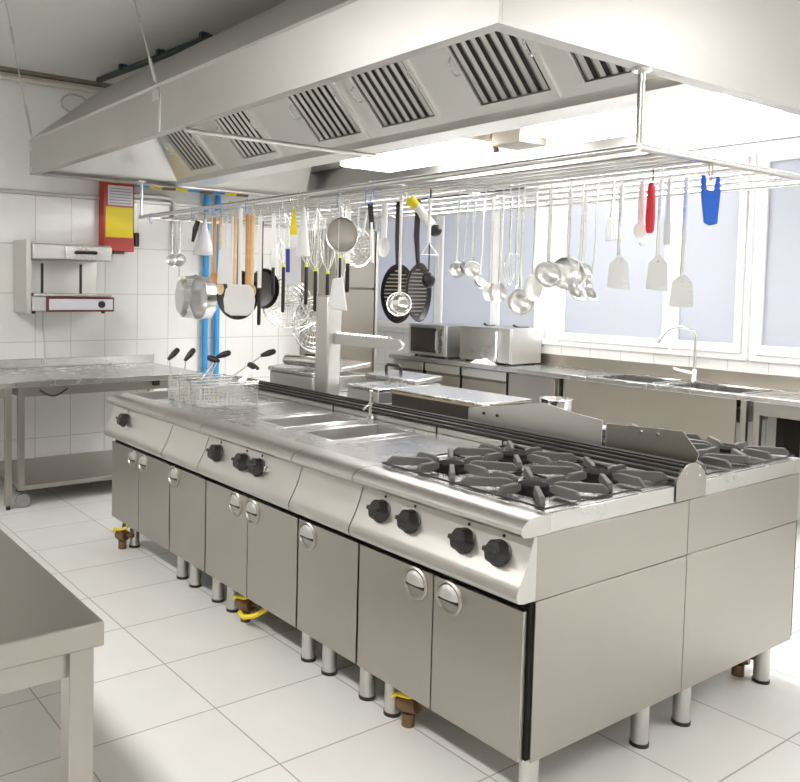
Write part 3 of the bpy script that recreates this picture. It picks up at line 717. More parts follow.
def pan(label, x, y, L, r, depth, rot, inner=BLACK, outer=BLACK, hm=BLACK, name='frying_pan', handle=.2, tilt=0, sx=1, cat='pan', ridges=False, group=None, thick=1):
    t = ut(name, label, cat, x, y, rot, group); zc = -(L - r); shook(t)
    hl = L - 2 * r
    m = M(); m.tube([(0, 0, -.055), (0, .004, -.07), (0, .010, -.05 - hl * .5), (0, -.004, zc + r * .96)], [.008 * thick, .012 * thick, .013 * thick, .009 * thick], 10, flat=.6); m.build('handle', hm, t)
    b = M(); pr = [(0, 0), (r * .82, 0), (r * .9, -.006), (r, -depth), (r * 1.03, -depth), (r * 1.03, -depth + .003), (r * .93, .003), (r * .84, .008), (0, .008)]
    b.lathe(pr, (0, .0, zc), (0, 1, 0), 36)
    for v in b.b.verts: v.co.x *= sx
    o = b.build('pan_body', outer, t)
    if ridges:
        for i in range(-6, 7):
            z = zc + i * r * .13; hw = math.sqrt(max(0, (r * .8) ** 2 - (i * r * .13) ** 2)) * sx
            M().box(-hw, hw, -.004, -.0005, z - .0035, z + .0035).build('grill_ridge', inner, o)
CAMR = 56
# right hand group: steel ladles on the third rail
Y = 1.42
def px_len(zbottom): return RZ + .01 - zbottom
ladle('small steel ladle, leftmost in the row of ladles', -1.685, Y, px_len(1.715), .042, CAMR)
ladle('tiny dark-backed ladle second in the ladle row', -1.625, Y, px_len(1.73), .034, CAMR + 60, mat=STEELDARK)
ladle('small bright ladle third in the ladle row', -1.57, Y, px_len(1.71), .045, CAMR)
ladle('shallow ladle with dark edge, fourth in the row', -1.50, Y, px_len(1.645), .042, CAMR + 40, tilt=50)
spoon('slotted steel skimmer left of the hanging balloon whisks', -1.44, Y, px_len(1.59), .040, .050, CAMR, name='skimmer')
spoon('perforated steel spoon just right of the slotted skimmer', -1.375, Y, px_len(1.585), .040, .052, CAMR + 8, name='skimmer')
whisk('steel balloon whisk with steel handle, left one of the pair among ladles', -1.315, Y, px_len(1.665), .19, .034, 10, dark=False)
whisk('steel balloon whisk with steel handle, right one of the pair among ladles', -1.272, Y - .0, px_len(1.66), .19, .034, 60, dark=False)
ladle('round bright ladle hanging lowest of all the ladles', -1.235, Y, px_len(1.52), .062, CAMR, tilt=5)
spoon('large oval serving spoon beside the lowest ladle', -1.155, Y, px_len(1.60), .052, .068, CAMR + 15)
ladle('medium bright ladle left of the biggest ladle', -.975, 1.30, px_len(1.665), .060, CAMR, tilt=15)
ladle('biggest white-bright ladle in the middle of the row', -.955, Y, px_len(1.655), .075, CAMR - 5, tilt=10)
ladle('steel ladle with dark rim, second from the right of the row', -.885, Y, px_len(1.600), .058, CAMR + 62, tilt=25)
ladle('steel ladle with dark rim, last on the right of the row', -.805, Y, px_len(1.600), .056, CAMR + 65, tilt=25)
ladle('thin steel ladle behind the biggest ladle', -1.01, Y + .2, px_len(1.70), .045, CAMR, tilt=15)
# right hand spatulas and gadgets
turner('white slotted fish slice hanging left of the wide turners', -.72, Y, px_len(1.885), .075, .10, CAMR + 20, mat=WHITE, slots=True, name='fish_slice')
turner('wide steel turner nearest the ladle row', -.678, Y, px_len(1.66), .105, .135, CAMR, lean=.012)
turner('wide bright steel turner in the middle of the three turners', -.487, Y, px_len(1.655), .10, .14, CAMR, lean=.012)
turner('short square steel scraper, nearest the blue clip', -.372, Y, px_len(1.59), .105, .12, CAMR, mat=UTS, name='scraper')
knf = ut('steel_spatula_knife', 'narrow steel spatula hanging between two wide turners', 'spatula', -.45, Y, CAMR)
shook(knf); M().prism([(-.008, -.05), (.008, -.05), (.010, -.22), (.016, -.25), (.014, -.34), (-.014, -.34), (-.016, -.25), (-.010, -.22)], 'y', -.0015, .0015).build('blade', STEELSOFT, knf)
pl = ut('peeler', 'red plastic-handled tool hanging from a black hook', 'peeler', -.532, Y, CAMR); shook(pl, BLACK, .07)
b = M(); b.tube([(0, 0, -.06), (0, 0, -.09), (0, 0, -.22), (0, 0, -.275), (0, 0, -.285)], [.010, .018, .022, .018, .010], 12, flat=.5); b.build('handle', REDP, pl)
wt = ut('white_opener', 'white plastic opener with round end beside the red tool', 'opener', -.578, Y, CAMR); shook(wt)
b = M(); b.tube([(0, 0, -.055), (0, 0, -.12), (0, 0, -.24)], [.010, .016, .013], 10, flat=.5); b.build('handle', WHITE, wt)
b = M(); b.lathe([(0, -.008), (.03, -.008), (.034, 0), (.03, .008), (0, .008)], (0, 0, -.27), (0, 1, 0), 20); b.lathe([(0, -.01), (.014, -.01), (.014, .01), (0, .01)], (.012, 0, -.325), (0, 1, 0), 14); b.build('round_end', WHITE, wt)
# blue clip on the end rail
bl = thing('blue_clip', 'bright blue plastic clip hanging from the near end rail', 'clip', (-.22, 1.33, RZ), world=False); bl.rotation_euler = (0, 0, math.radians(50))
cb = M(); cb.tube([(0, .018 * math.cos(math.radians(a)), -.030 + .046 * math.sin(math.radians(a))) for a in range(0, 360, 24)], .0035, 8, closed=True); cb.build('carabiner', STEELDARK, bl)
b = M(); b.prism([(-.036, -.055), (-.020, -.060), (-.014, -.115), (.014, -.120), (.022, -.062), (.034, -.060), (.040, -.13), (.032, -.255), (.004, -.262), (-.018, -.25), (-.034, -.13)], 'y', -.009, .009); b.build('clip_body', BLUEP, bl, bevel=.004)
# ---- middle group
spoon('white plastic spatula hanging left of the black grill pans', -2.06, 1.2, px_len(1.83), .035, .06, CAMR, mat=WHITE, hm=WHITE, name='plastic_spatula', hr=.018, cat='spatula')
pan('black oval grill pan with black handle, left of the two', -1.93, 1.2, px_len(1.455), .165, .02, CAMR - 6, inner=STEELDARK, sx=.58, name='grill_pan', ridges=True, thick=1.8)
pan('black oval grill pan seen more edge-on, right of the two', -1.775, 1.22, px_len(1.47), .16, .02, CAMR + 50, inner=STEELDARK, sx=.8, name='grill_pan', ridges=True, thick=1.8)
ladle('large chrome ladle hanging in front of the left grill pan', -1.73, 1.03, px_len(1.50), .06, CAMR - 10, tilt=12, mat=POL, group='steel ladles on the rack')
br = ut('bottle_brush', 'white brush with yellow collar and black tip, hanging at a slant', 'brush', -1.83, 1.12, CAMR)
b = M(); b.tube([(0, 0, .02), (.03, 0, -.03), (.05, 0, -.06)], .006, 8); b.build('stem', WHITE, br)
M().tube([(.045, 0, -.05), (.085, 0, -.095)], .028, 14).build('yellow_collar', YEL, br)
M().tube([(.085, 0, -.095), (.175, 0, -.20)], [.026, .028], 14).build('barrel', WHITE, br)
M().ell((.195, 0, -.225), (.038, .034, .034), 14).build('black_tip', BLACK, br)
op = ut('potato_ricer_handle', 'white triangular plastic tool under the slanted brush', 'tool', -1.69, 1.2, CAMR); shook(op, BLACK)
b = M(); b.tube([(0, 0, -.05), (0, 0, -.30)], .010, 8); b.tube([(0, 0, -.30), (-.04, 0, -.365), (.05, 0, -.365)], .008, 8, closed=True); b.build('frame', WHITE, op)
bk = ut('small_black_scoop', 'small black round scoop right of the grill pans', 'scoop', -1.685, 1.24, CAMR); shook(bk, BLACK)
b = M(); b.tube([(0, 0, -.05), (0, 0, -.46)], .004, 6); b.build('handle', BLACK, bk); M().ell((0, 0, -.50), (.038, .03, .045), 16).build('cup', BLACK, bk)
can = ut('can_opener', 'steel and black hand tool with white legs right of the sieves', 'opener', -2.19, 1.2, CAMR); shook(can, BLUEHOOK)
b = M(); b.tube([(0, 0, -.05), (.015, 0, -.20)], .016, 8, flat=.5); b.build('grip', BLACK, can)
b = M(); b.tube([(.01, 0, -.16), (.02, 0, -.40)], .010, 8); b.tube([(-.02, 0, -.10), (-.04, 0, -.24)], .008, 8); b.build('legs', WHITE, can)
# sieves
sieve('grey mesh sieve with its round bowl facing out, left of the black-handled tool', -2.24, 1.03, .34, .10, .08, CAMR + 15)
sieve('second grey mesh sieve partly behind the first', -2.42, 1.3, .42, .12, .09, CAMR + 35, wires=True)
sieve('large steel colander hanging lowest, in front of the steel post', -2.83, 1.30, px_len(1.215), .185, .05, CAMR + 30, wires=True, name='colander')
sieve('large round mesh strainer behind the black whisk handles', -3.65, 1.62, px_len(1.33), .19, .06, CAMR - 10, wires=True, name='strainer')
# whisks and tools with black handles
Yk = 1.10
for lab, x, zb, hl, kind in [
    ('black-handled palette knife with long handle, leftmost black handle', -3.26, 1.375, .42, 'k'),
    ('short black-handled knife hanging above a black pan', -3.09, 1.59, .30, 'k'),
    ('black-handled whisk left of the yellow tag', -2.965, 1.475, .50, 'w'),
    ('black-handled whisk right of the blue-printed scraper', -2.705, 1.535, .40, 'w'),
    ('black-handled whisk in the middle of the three long handles', -2.605, 1.495, .42, 'w'),
    ('black-handled whisk with the longest and lowest black handle', -2.48, 1.415, .52, 'w'),
    ('short black-handled whisk at the right above the white scoop', -2.365, 1.63, .33, 'w'),
    ('short black-handled knife tucked beside the white scoop', -2.285, 1.62, .28, 'k')]:
    L = px_len(zb)
    if kind == 'w': whisk(lab, x, Yk if x < -2.6 else Yk + .02, L, L - hl * .62 - .05, .052, CAMR + random.uniform(-20, 20))
    else: knifelike(lab, x, Yk + .03, L, hl * .62, CAMR, .028)
# more plain steel whisks in the crowd
for i, (x, y, L, lab) in enumerate([(-3.15, 1.25, .50, 'steel wire whisk behind the leftmost black handles'), (-2.86, 1.28, .46, 'steel wire whisk behind the yellow tag'),
                                    (-2.55, 1.30, .50, 'steel wire whisk behind the lowest black handle')]):
    whisk(lab, x, y, L, .28, .06, CAMR + 20 * i, dark=False)
# printed white scraper with a yellow tag
sc = ut('dough_scraper', 'translucent white scraper with navy printed label and yellow tag', 'scraper', -2.74, 1.03, CAMR); shook(sc)
M().prism([(-.05, -.30), (.05, -.30), (.055, -.54), (-.045, -.54)], 'y', 0, .004).build('blade', CLEAR, sc)
M().prism([(-.045, -.31), (-.020, -.31), (-.017, -.46), (-.042, -.46)], 'y', -.002, -.0005).build('navy_label', NAVY, sc)
M().prism([(-.010, -.32), (.035, -.32), (.037, -.45), (-.008, -.45)], 'y', -.002, -.0005).build('grey_label', PAPER, sc)
M().prism([(-.004, -.05), (.012, -.05), (.030, -.22), (-.022, -.22)], 'y', -.004, -.001).build('yellow_tag', YEL, sc)
M().prism([(-.006, -.04), (.006, -.04), (.008, -.31), (-.008, -.31)], 'y', 0, .003).build('strap', WHITE, sc)
fn = ut('piping_bag', 'white plastic cone hanging beside the printed scraper', 'funnel', -2.63, 1.03, CAMR); shook(fn)
M().lathe([(.004, -.05), (.042, -.36), (.047, -.36), (.010, -.05)], (0, 0, 0), n=24).build('cone', WHITE, fn)
# white scoop under the short handles
ws = ut('white_scoop', 'small white plastic scoop hanging below the short black handles', 'scoop', -2.27, 1.03, CAMR); shook(ws)
M().tube([(0, 0, -.05), (0, 0, -.50)], .0025, 6).build('cord', WHITE, ws)
M().prism([(-.03, -.50), (.03, -.49), (.045, -.60), (.06, -.69), (-.03, -.68), (-.055, -.66), (-.04, -.58)], 'y', -.02, .02).build('cup', WHITE, ws, bevel=.008)
# wooden spoons and white spatulas
wl = [(-3.75, 1.66, WOODD, 'orange-brown wooden spoon, leftmost of the wooden handles', 'orange'), (-3.66, 1.58, WOOD, 'pale wooden spoon right of the white spatula', 'pale'),
      (-3.45, 1.55, WOOD, 'pale wooden handle behind the big white paddle', 'pale'), (-3.385, 1.50, WOOD, 'pale wooden spoon above the centre of the white paddle', 'pale'),
      (-3.29, 1.55, WOODD, 'reddish wooden spoon right of the white paddle', 'red'), (-3.22, 1.57, WOOD, 'pale wooden spoon beside the leftmost black handle', 'pale'),
      (-3.40, 1.54, WOODD, 'darkest wooden spoon at the right of the wooden bunch', 'red')]
for i, (x, zb, mt, lab, _) in enumerate(wl):
    spoon(lab, x, 1.115 if i == 6 else 1.03, px_len(zb), .030, .045, CAMR + 10 * (i % 3), mat=mt, hm=mt, name='wooden_spoon', group='wooden spoons on the rack', hr=.013)
turner('long white spatula with broad white blade above a black pan', -3.575, 1.03, px_len(1.66), .13, .25, CAMR, mat=WHITE, hm=WHITE, name='plastic_spatula')
turner('second white spatula hanging just right of the broad one', -3.50, 1.03, px_len(1.64), .06, .14, CAMR, mat=WHITE, hm=WHITE, name='plastic_spatula')
pdl = ut('white_paddle', 'big white rounded plastic paddle in front of the black pans', 'paddle', -3.06, .83, CAMR); shook(pdl)
M().tube([(0, 0, -.05), (0, 0, -.57)], .013, 8).build('handle', WHITE, pdl)
M().prism([(-.06, -.55), (.06, -.55), (.09, -.58), (.105, -.65), (.095, -.73), (.055, -.755), (-.055, -.755), (-.095, -.73), (-.105, -.65), (-.09, -.58)], 'y', -.008, .008).build('blade', WHITE, pdl, bevel=.005)
cf = ut('clear_funnel', 'clear blue-white plastic funnel hanging by the blue pipes', 'funnel', -3.90, 1.03, CAMR); shook(cf, BLACK)
M().lathe([(.012, -.05), (.020, -.12), (.085, -.30), (.088, -.30), (.088, -.325), (.080, -.325), (.018, -.13), (.008, -.05)], (0, 0, 0), n=28).build('cone', CLEAR, cf)
kb = ut('kitchen_shears', 'black-handled tool hanging at a slant left of the clear funnel', 'shears', -4.05, 1.03, CAMR); shook(kb)
M().tube([(.02, 0, -.06), (0, 0, -.12), (-.02, 0, -.22)], [.018, .022, .010], 10, flat=.5).build('handle', BLACK, kb)
# pans
pan('black frying pan mostly hidden behind the white paddle', -3.70, 1.20, px_len(1.40), .18, .05, CAMR + 10, sx=.85, outer=BLACK)
pan('second black frying pan peeking out right of the white paddle', -3.70, 1.42, px_len(1.48), .15, .045, CAMR + 30, sx=.85, outer=BLACK)
def pot(label, x, y, L, r, h, rot, ang):
    t = ut('saucepan', label, 'saucepan', x, y, rot, None); shook(t)
    zc = -(L - r * 1.05)
    m = M(); m.tube([(0, 0, -.055), (0, 0, zc + r * .9)], .009, 8, flat=.6); m.build('handle', WIRE, t)
    ax = (math.sin(ang), -math.cos(ang), 0)
    b = M(); b.lathe([(0, 0), (r * .75, 0), (r * .95, h * .25), (r, h), (r * 1.04, h + .003), (r * .97, h), (r * .92, h * .28), (r * .72, .006), (0, .006)], (0, 0, zc), ax, 36); b.build('pot_body', UTS, t)
pot('steel saucepan nearest the left wall, turned side-on', -4.47, 1.115, px_len(1.36), .18, .13, CAMR, math.radians(112))
pot('steel saucepan turned open side out, beside the blue pipes', -4.08, 1.20, px_len(1.37), .17, .11, CAMR, math.radians(-62))
ladle('small steel ladle hanging far left above the first saucepan', -4.44, 1.03, px_len(1.79), .05, CAMR, group=None, tilt=10)
ladle('second small ladle hanging far left beside the first', -4.31, 1.03, px_len(1.79), .05, CAMR, group=None, tilt=25)
# empty hooks clipped over the rails
hk = [(-4.42, .83, BLUEHOOK, 'empty blue S-hook nearest the far end of the rack'), (-3.72, .83, BLUEHOOK, 'empty blue S-hook above the wooden spoons'),
      (-3.42, .83, BLUEHOOK, 'empty blue S-hook above the white paddle'), (-3.30, .83, BLUEHOOK, 'empty blue S-hook right above the last wooden spoon'),
      (-2.98, .83, BLUEHOOK, 'empty blue S-hook above the black-handled whisks'), (-2.28, 1.03, BLUEHOOK, 'empty blue S-hook above the grey sieves'),
      (-2.02, 1.03, BLUEHOOK, 'empty blue S-hook above the left grill pan'), (-1.72, .83, BLUEHOOK, 'empty blue S-hook above the slanted brush')]
for x, y, mt, lab in hk:
    t = ut('blue_hook', lab, 'hook', x, y, 15, 'empty S-hooks on the rack'); o = shook(t, mt, .075)
for x, y, lab in [(-2.90, .83, 'empty steel S-hook above the yellow tag'), (-2.72, .83, 'empty steel S-hook above the white cone'), (-2.56, .83, 'empty steel S-hook above the long whisk handles'), (-2.40, .83, 'empty steel S-hook left of the sieves')]:
    t = ut('steel_hook', lab, 'hook', x, y, 15, 'empty S-hooks on the rack'); shook(t, WIRE, .085)

# ------------------------------------------------------------------ left wall
sx0 = XL + .003
sm = thing('salamander_grill', 'wall-mounted steel salamander grill with black knob and handle', 'grill', (-5.1, .4, 1.40))
M().box(sx0, -5.27, .05, .72, 1.40, 1.99).build('back_plate', STEELSOFT, sm, bevel=.003)
M().box(-5.268, -4.93, .00, .04, 1.40, 1.985).build('side_panel', STEELSOFT, sm, bevel=.003)
M().box(-5.268, -4.90, .042, .70, 1.83, 1.96).build('heating_hood', STEELSOFT, sm, bevel=.012)
M().box(-4.899, -4.885, .30, .70, 1.838, 1.945).build('hood_front', STEELTOP, sm, bevel=.003)
h = M(); h.tube([(-4.884, .39, 1.895), (-4.86, .39, 1.895), (-4.86, .555, 1.895), (-4.884, .555, 1.895)], .014, 10); h.build('hood_handle', BLACK, sm)
M().box(-5.268, -4.92, .042, .71, 1.42, 1.535).build('base_box', STEELSOFT, sm, bevel=.004)
M().box(-5.26, -4.90, .05, .71, 1.537, 1.56).build('drip_tray', STEELTOP, sm, bevel=.004)
M().box(-4.919, -4.905, .155, .73, 1.412, 1.532).build('maroon_surround', MAROON, sm, bevel=.003)
M().box(-4.9045, -4.898, .175, .715, 1.428, 1.516).build('control_panel', PANELW, sm)
M().lathe([(.030, 0), (.030, .012), (.022, .028), (0, .028)], (-4.8978, .615, 1.472), (1, 0, 0), 20).build('knob', BLACK, sm)
for y in (.12, .44): M().box(-4.945, -4.93, y, y + .018, 1.562, 1.80).build('guide_bar', BLACK, sm)
for y in (.08, .67): M().cyl((-5.0, y, 1.395), (-5.0, y, 1.42), .016, n=12).build('foot', BLACK, sm)
cb = M(); cb.tube([(-5.20, .22, 1.419), (-5.22, .225, 1.3), (-5.215, .24, 1.15), (-5.23, .25, 1.0), (-5.235, .255, .96)], .007, 8); tag(cb.build('power_cord', TIN), 'grey power cord hanging from the salamander grill to the table', 'cord')
ex = thing('fire_blanket_case', 'red wall case with a yellow square label under the hood corner', 'fire equipment', (-5.25, .9, 1.9))
M().box(sx0, -5.19, .745, 1.035, 1.93, 2.535).build('case_body', REDBOX, ex, bevel=.006)
M().box(-5.189, -5.186, .785, 1.015, 2.33, 2.50).build('instruction_label', PAPER, ex)
for i in range(6): M().box(-5.1857, -5.185, .80, 1.0, 2.345 + .025 * i, 2.353 + .025 * i).build('text_line', INK, ex)
M().box(-5.189, -5.185, .765, 1.02, 2.05, 2.315).build('yellow_label', YEL, ex)
M().cyl((-5.23, 1.068, 1.98), (-5.23, 1.068, 2.10), .03, n=14).build('black_grip', BLACK, ex); M().box(-5.25, -5.21, .85, .95, 1.91, 1.929).build('black_foot', BLACK, ex)
gp = thing('gas_pipe', 'thin horizontal pipe painted in blue and yellow bands on the left wall', 'pipe', (-5.24, 1.6, 2.55))
cols = [BLUE, YEL, BRASS, YEL, BLUE, BRASS, BLUE, YEL, BRASS]; y0 = 1.06
for i, c in enumerate(cols):
    M().cyl((-5.235, y0, 2.53), (-5.235, y0 + .13, 2.53), .022 if c is not BRASS else .026, n=12).build('painted_band', c, gp); y0 += .1305
for y in (1.79, 1.915):
    t = M(); t.tube([(-5.245, y, .0), (-5.245, y, 2.47), (-5.245, y, 2.50)], [.029, .029, .025], 14)
    tag(t.build('water_pipe', BLUE), 'left one of the two vertical blue pipes on the wall' if y < 1.85 else 'right one of the two vertical blue pipes on the wall', 'pipe', 'vertical blue pipes')
t = M(); t.tube([(XL + .03, 1.0, 2.44), (XL + .03, 1.38, 2.44), (XL + .03, 1.44, 2.425), (XL + .03, 1.46, 2.38), (XL + .03, 1.48, 1.86)], .02, 10); tag(t.build('conduit', TIN), 'thin grey conduit turning down the wall beside the blue pipes', 'pipe')
t = M(); t.tube([(XL + .02, .52 + .12 * math.cos(a), 3.17 + .08 * math.sin(a)) for a in [i * .52 for i in range(24)]], .008, 6); tag(t.build('coiled_cable', TIN), 'loose coil of grey cable high on the left wall', 'cable')
t = M(); t.cyl((-5.0, .62, 3.33), (-3.4, .78, 3.33), .025, n=12)
for k in (.25, .6, .95): t.box(-5.0 + 1.6 * k - .02, -5.0 + 1.6 * k + .02, .62 + .16 * k - .03, .62 + .16 * k + .03, 3.33, ZC)
tag(t.build('ceiling_pipe', TEAL), 'dark teal pipe running under the ceiling behind the hood', 'pipe')

# left tables
def wtable(name, label, x0, x1, y0, y1, zt, legs, shelf=None, castors=(), apron=True, upstand=False, mat=STEELTOP, foot=True, th=.045, w=.0225):
    t = thing(name, label, 'table', ((x0 + x1) / 2, (y0 + y1) / 2, 0))
    M().box(x0, x1, y0, y1, zt - th, zt).build('tabletop', mat, t, bevel=.005)
    if upstand: M().box(x0, x0 + .018, y0, y1, zt + .0005, zt + .075).build('upstand', mat, t, bevel=.003)
    if apron:
        a = M(); i = .035
        a.box(x1 - i - .018, x1 - i, y0 + i, y1 - i, zt - th - .07, zt - th - .001); a.box(x0 + i, x0 + i + .018, y0 + i, y1 - i, zt - th - .07, zt - th - .001)
        a.box(x0 + i + .02, x1 - i - .02, y0 + i, y0 + i + .018, zt - th - .07, zt - th - .001); a.box(x0 + i + .02, x1 - i - .02, y1 - i - .018, y1 - i, zt - th - .07, zt - th - .001)
        a.build('apron', STEEL, t)
    for (lx, ly) in legs:
        cst = (lx, ly) in castors; zb = .13 if cst else .03
        lo = M().box(lx - w, lx + w, ly - w, ly + w, zb, zt - th - .0005).build('leg', STEEL, t, bevel=.003)
        if cst:
            M().box(lx - .03, lx + .03, ly - .03, ly + .05, .122, .13).build('castor_plate', BLACK, lo)
            M().box(lx - .03, lx - .022, ly - .02, ly + .04, .04, .122).build('castor_fork', STEELSOFT, lo)
            M().lathe([(0, -.014), (.045, -.014), (.052, -.008), (.052, .008), (.045, .014), (0, .014)], (lx, ly + .015, .052), (1, 0, 0), 22).build('castor_wheel', CASTOR, lo)
        else: M().cyl((lx, ly, 0), (lx, ly, .031), .016, n=14).build('leg_foot', BLACK, lo)
    if shelf is not None:
        M().box(x0 + .03, x1 - .018, y0 + .045, y1 - .045, shelf - .035, shelf).build('lower_shelf', STEEL, t, bevel=.003)
    return t
TX0, TX1 = XL + .005, -4.33
tb = wtable('work_table', 'steel work table on castors with lower shelf against the left wall', TX0, TX1, -.255, 1.28, .93,
       [(TX1 - .045, -.21), (TX1 - .045, 1.23), (TX0 + .05, -.21), (TX0 + .05, 1.23)], shelf=.165,
       castors=[(TX1 - .045, -.21), (TX1 - .045, 1.23), (TX0 + .05, -.21), (TX0 + .05, 1.23)], upstand=True)
h = M(); h.tube([(TX1 - .02, -.08 + .21 * i / 8, .862 - .05 * math.sin(PI * i / 8)) for i in range(9)], .007, 8); h.build('pull_handle', BLACK, tb)
wtable('work_table', 'steel table at the left edge standing on a footed leg', TX0, TX1 + .01, -1.9, -.262, .93,
       [(TX1 - .035, -.305), (TX0 + .05, -.305), (TX1 - .035, -1.85), (TX0 + .05, -1.85)], shelf=None, upstand=True)
for y, in ((.83,), (1.16,)):
    bb = M().box(TX1 - .06, TX1 - .005, y, y + .05, .845, .883)
    o = bb.build('table_bracket', BLACK, tb)
# foreground table
wtable('prep_table', 'plain steel prep table in the left foreground', -2.3, -.200, -1.99, -1.275, .86,
       [(-.245, -1.325), (-2.25, -1.325), (-.245, -1.94), (-2.25, -1.94)], shelf=None, mat=STEEL, th=.06, w=.03)

# ------------------------------------------------------------------ fridge by the left wall
fr = thing('upright_fridge', 'tall beige-grey upright fridge in the far corner', 'fridge', (-5.0, 3.2, 0))
M().box(XL + .01, -4.72, 2.93, 3.44, .12, 2.22).build('fridge_body', STEELDARK, fr, bevel=.006)
M().box(-4.718, -4.67, 2.935, 3.39, .13, 1.63).build('door', STEELDARK, fr, bevel=.006)
M().box(-4.718, -4.67, 2.935, 3.39, 1.645, 2.21).build('upper_door', STEELDARK, fr, bevel=.006)
M().box(-4.718, -4.66, 3.40, 3.435, .13, 2.21).build('door_edge', STEELSOFT, fr, bevel=.004)
for x in (-5.2, -4.78):
    for y in (2.98, 3.38): M().cyl((x, y, 0), (x, y, .12), .025, n=12).build('leg', BLACK, fr)

# ------------------------------------------------------------------ counter under the windows
CZ, CY = .95, 3.88
ct = thing('window_worktop', 'long steel worktop with two sunken sinks under the windows', 'worktop', (-2.5, 4.2, CZ))
wt = M()
s1, s2 = (-2.50, -2.02, 3.96, 4.34), (-1.88, -1.34, 3.96, 4.34)
wt.box(-4.98, s1[0] - .06, CY, YB - .02, CZ - .04, CZ)
plate(wt, s1[0] - .06, -1.95, CY, YB - .02, CZ - .04, CZ, *s1); plate(wt, -1.95, s2[1] + .06, CY, YB - .02, CZ - .04, CZ, *s2)
wt.box(s2[1] + .06, 1.2, CY, YB - .02, CZ - .04, CZ)
wt.build('worktop_plate', STEELTOP, ct, bevel=.004)
M().box(-4.98, 1.2, YB - .019, YB - .003, CZ - .04, CZ + .10).build('upstand', STEELDARK, ct, bevel=.002)
for s_ in (s1, s2): basin(*s_, .74, CZ - .002).build('sink_basin', STEELTOP, ct)
for s_ in (s1, s2):
    r = M(); w = .02
    r.box(s_[0] - w, s_[0] - .001, s_[2] - w, s_[3] + w, CZ + .0005, CZ + .008); r.box(s_[1] + .001, s_[1] + w, s_[2] - w, s_[3] + w, CZ + .0005, CZ + .008)
    r.box(s_[0], s_[1], s_[3] + .001, s_[3] + w, CZ + .0005, CZ + .008); r.build('sink_rim', POL, ct, bevel=.002)
for x in (-2.66, -.95): M().obox((x + .02 if x < -2 else x, 4.15 if x < -2 else 4.30, CZ + .006), (.03, .40, .010) if x < -2 else (.55, .03, .010), (0, 0, .1)).build('drainer_rib', POL, ct)
rf = thing('refrigerated_counter', 'low steel refrigerated counter with three doors below the ovens', 'counter', (-4.0, 4.2, 0))
M().box(-4.95, -2.86, CY + .05, YB - .03, .14, CZ - .042).build('counter_body', STEELDARK, rf, bevel=.003)
for a, b in ((-4.92, -4.47), (-4.45, -3.97), (-3.95, -3.40)):
    d = M().box(a + .006, b - .006, CY + .018, CY + .048, .18, .80).build('door', STEELDARK, rf, bevel=.004)
    M().box(a + .006, b - .006, CY + .008, CY + .048, .825, .90).build('door_grip', STEELSOFT, rf, bevel=.004)
    M().box(b - .008, b + .006, CY + .020, CY + .046, .18, .90).build('door_gap', GAPBLACK, rf)
M().box(-3.38, -2.88, CY + .02, CY + .048, .16, .90).build('motor_panel', STEEL, rf, bevel=.004)
for x in (-4.85, -2.95):
    for y in (4.0, 4.45): M().cyl((x, y, 0), (x, y, .14), .025, n=12).build('leg', STEELSOFT, rf)
sk = thing('sink_stand', 'steel sink stand with a plain front panel beneath the twin basins', 'sink', (-2.0, 4.2, 0))
M().box(-2.80, -1.36, CY + .03, CY + .045, .42, CZ - .042).build('front_panel', STEELDARK, sk, bevel=.003)
M().box(-2.845, -2.815, CY + .06, CY + .09, .0, CZ - .042).build('leg', GAPBLACK, sk)  # near-black bar standing in for the shaded gap beside the counter
for x, y in ((-1.31, CY + .05), (-1.31, 4.48), (-2.79, 4.48)): M().box(x - .02, x + .02, y - .02, y + .02, 0, CZ - .042).build('leg', STEEL, sk, bevel=.003)
M().box(-2.78, -1.34, CY + .08, 4.46, .20, .23).build('lower_shelf', STEELDARK, sk)
dt = thing('dish_table', 'open steel table at the right end under the windows', 'table', (-.1, 4.2, 0))
M().box(-1.20, 1.15, CY + .02, CY + .04, CZ - .13, CZ - .042).build('apron', STEEL, dt, bevel=.002)
for x in (-1.22, 1.1):
    for y in (CY + .05, 4.48): M().box(x - .022, x + .022, y - .022, y + .022, 0, CZ - .042).build('leg', STEEL, dt, bevel=.003)
M().box(-1.15, 1.1, 4.36, 4.38, .2, CZ - .13).build('back_panel', STEELDARK, dt)
M().box(-1.15, -1.10, 4.05, 4.3, .45, .80).build('waste_pipe_cover', GAPBLACK, dt)
tp = thing('gooseneck_tap', 'tall chrome gooseneck tap between the twin sinks', 'tap', (-1.94, 4.40, CZ))
M().lathe([(.03, 0), (.03, .01), (.022, .02), (.02, .09), (.014, .10)], (-1.94, 4.40, CZ + .0005), n=18).build('tap_base', POL, tp)
gn = [(-1.94, 4.40, CZ + .09), (-1.94, 4.40, CZ + .36)] + [(-1.94 - .095 + .095 * math.cos(a), 4.40 - .06 + .06 * math.cos(a), CZ + .36 + .075 * math.sin(a)) for a in [PI * k / 8 * .95 for k in range(1, 8)]]
gn += [(-2.14, 4.27, CZ + .36), (-2.165, 4.255, CZ + .32)]
M().tube(gn, .0125, 12).build('spout', POL, tp); M().cyl((-2.16, 4.258, CZ + .33), (-2.175, 4.249, CZ + .30), .018, n=14).build('spout_nozzle', STEELSOFT, tp)
M().tube([(-1.94, 4.38, CZ + .07), (-2.02, 4.34, CZ + .085), (-2.07, 4.32, CZ + .10)], .012, 10).build('lever', POL, tp)
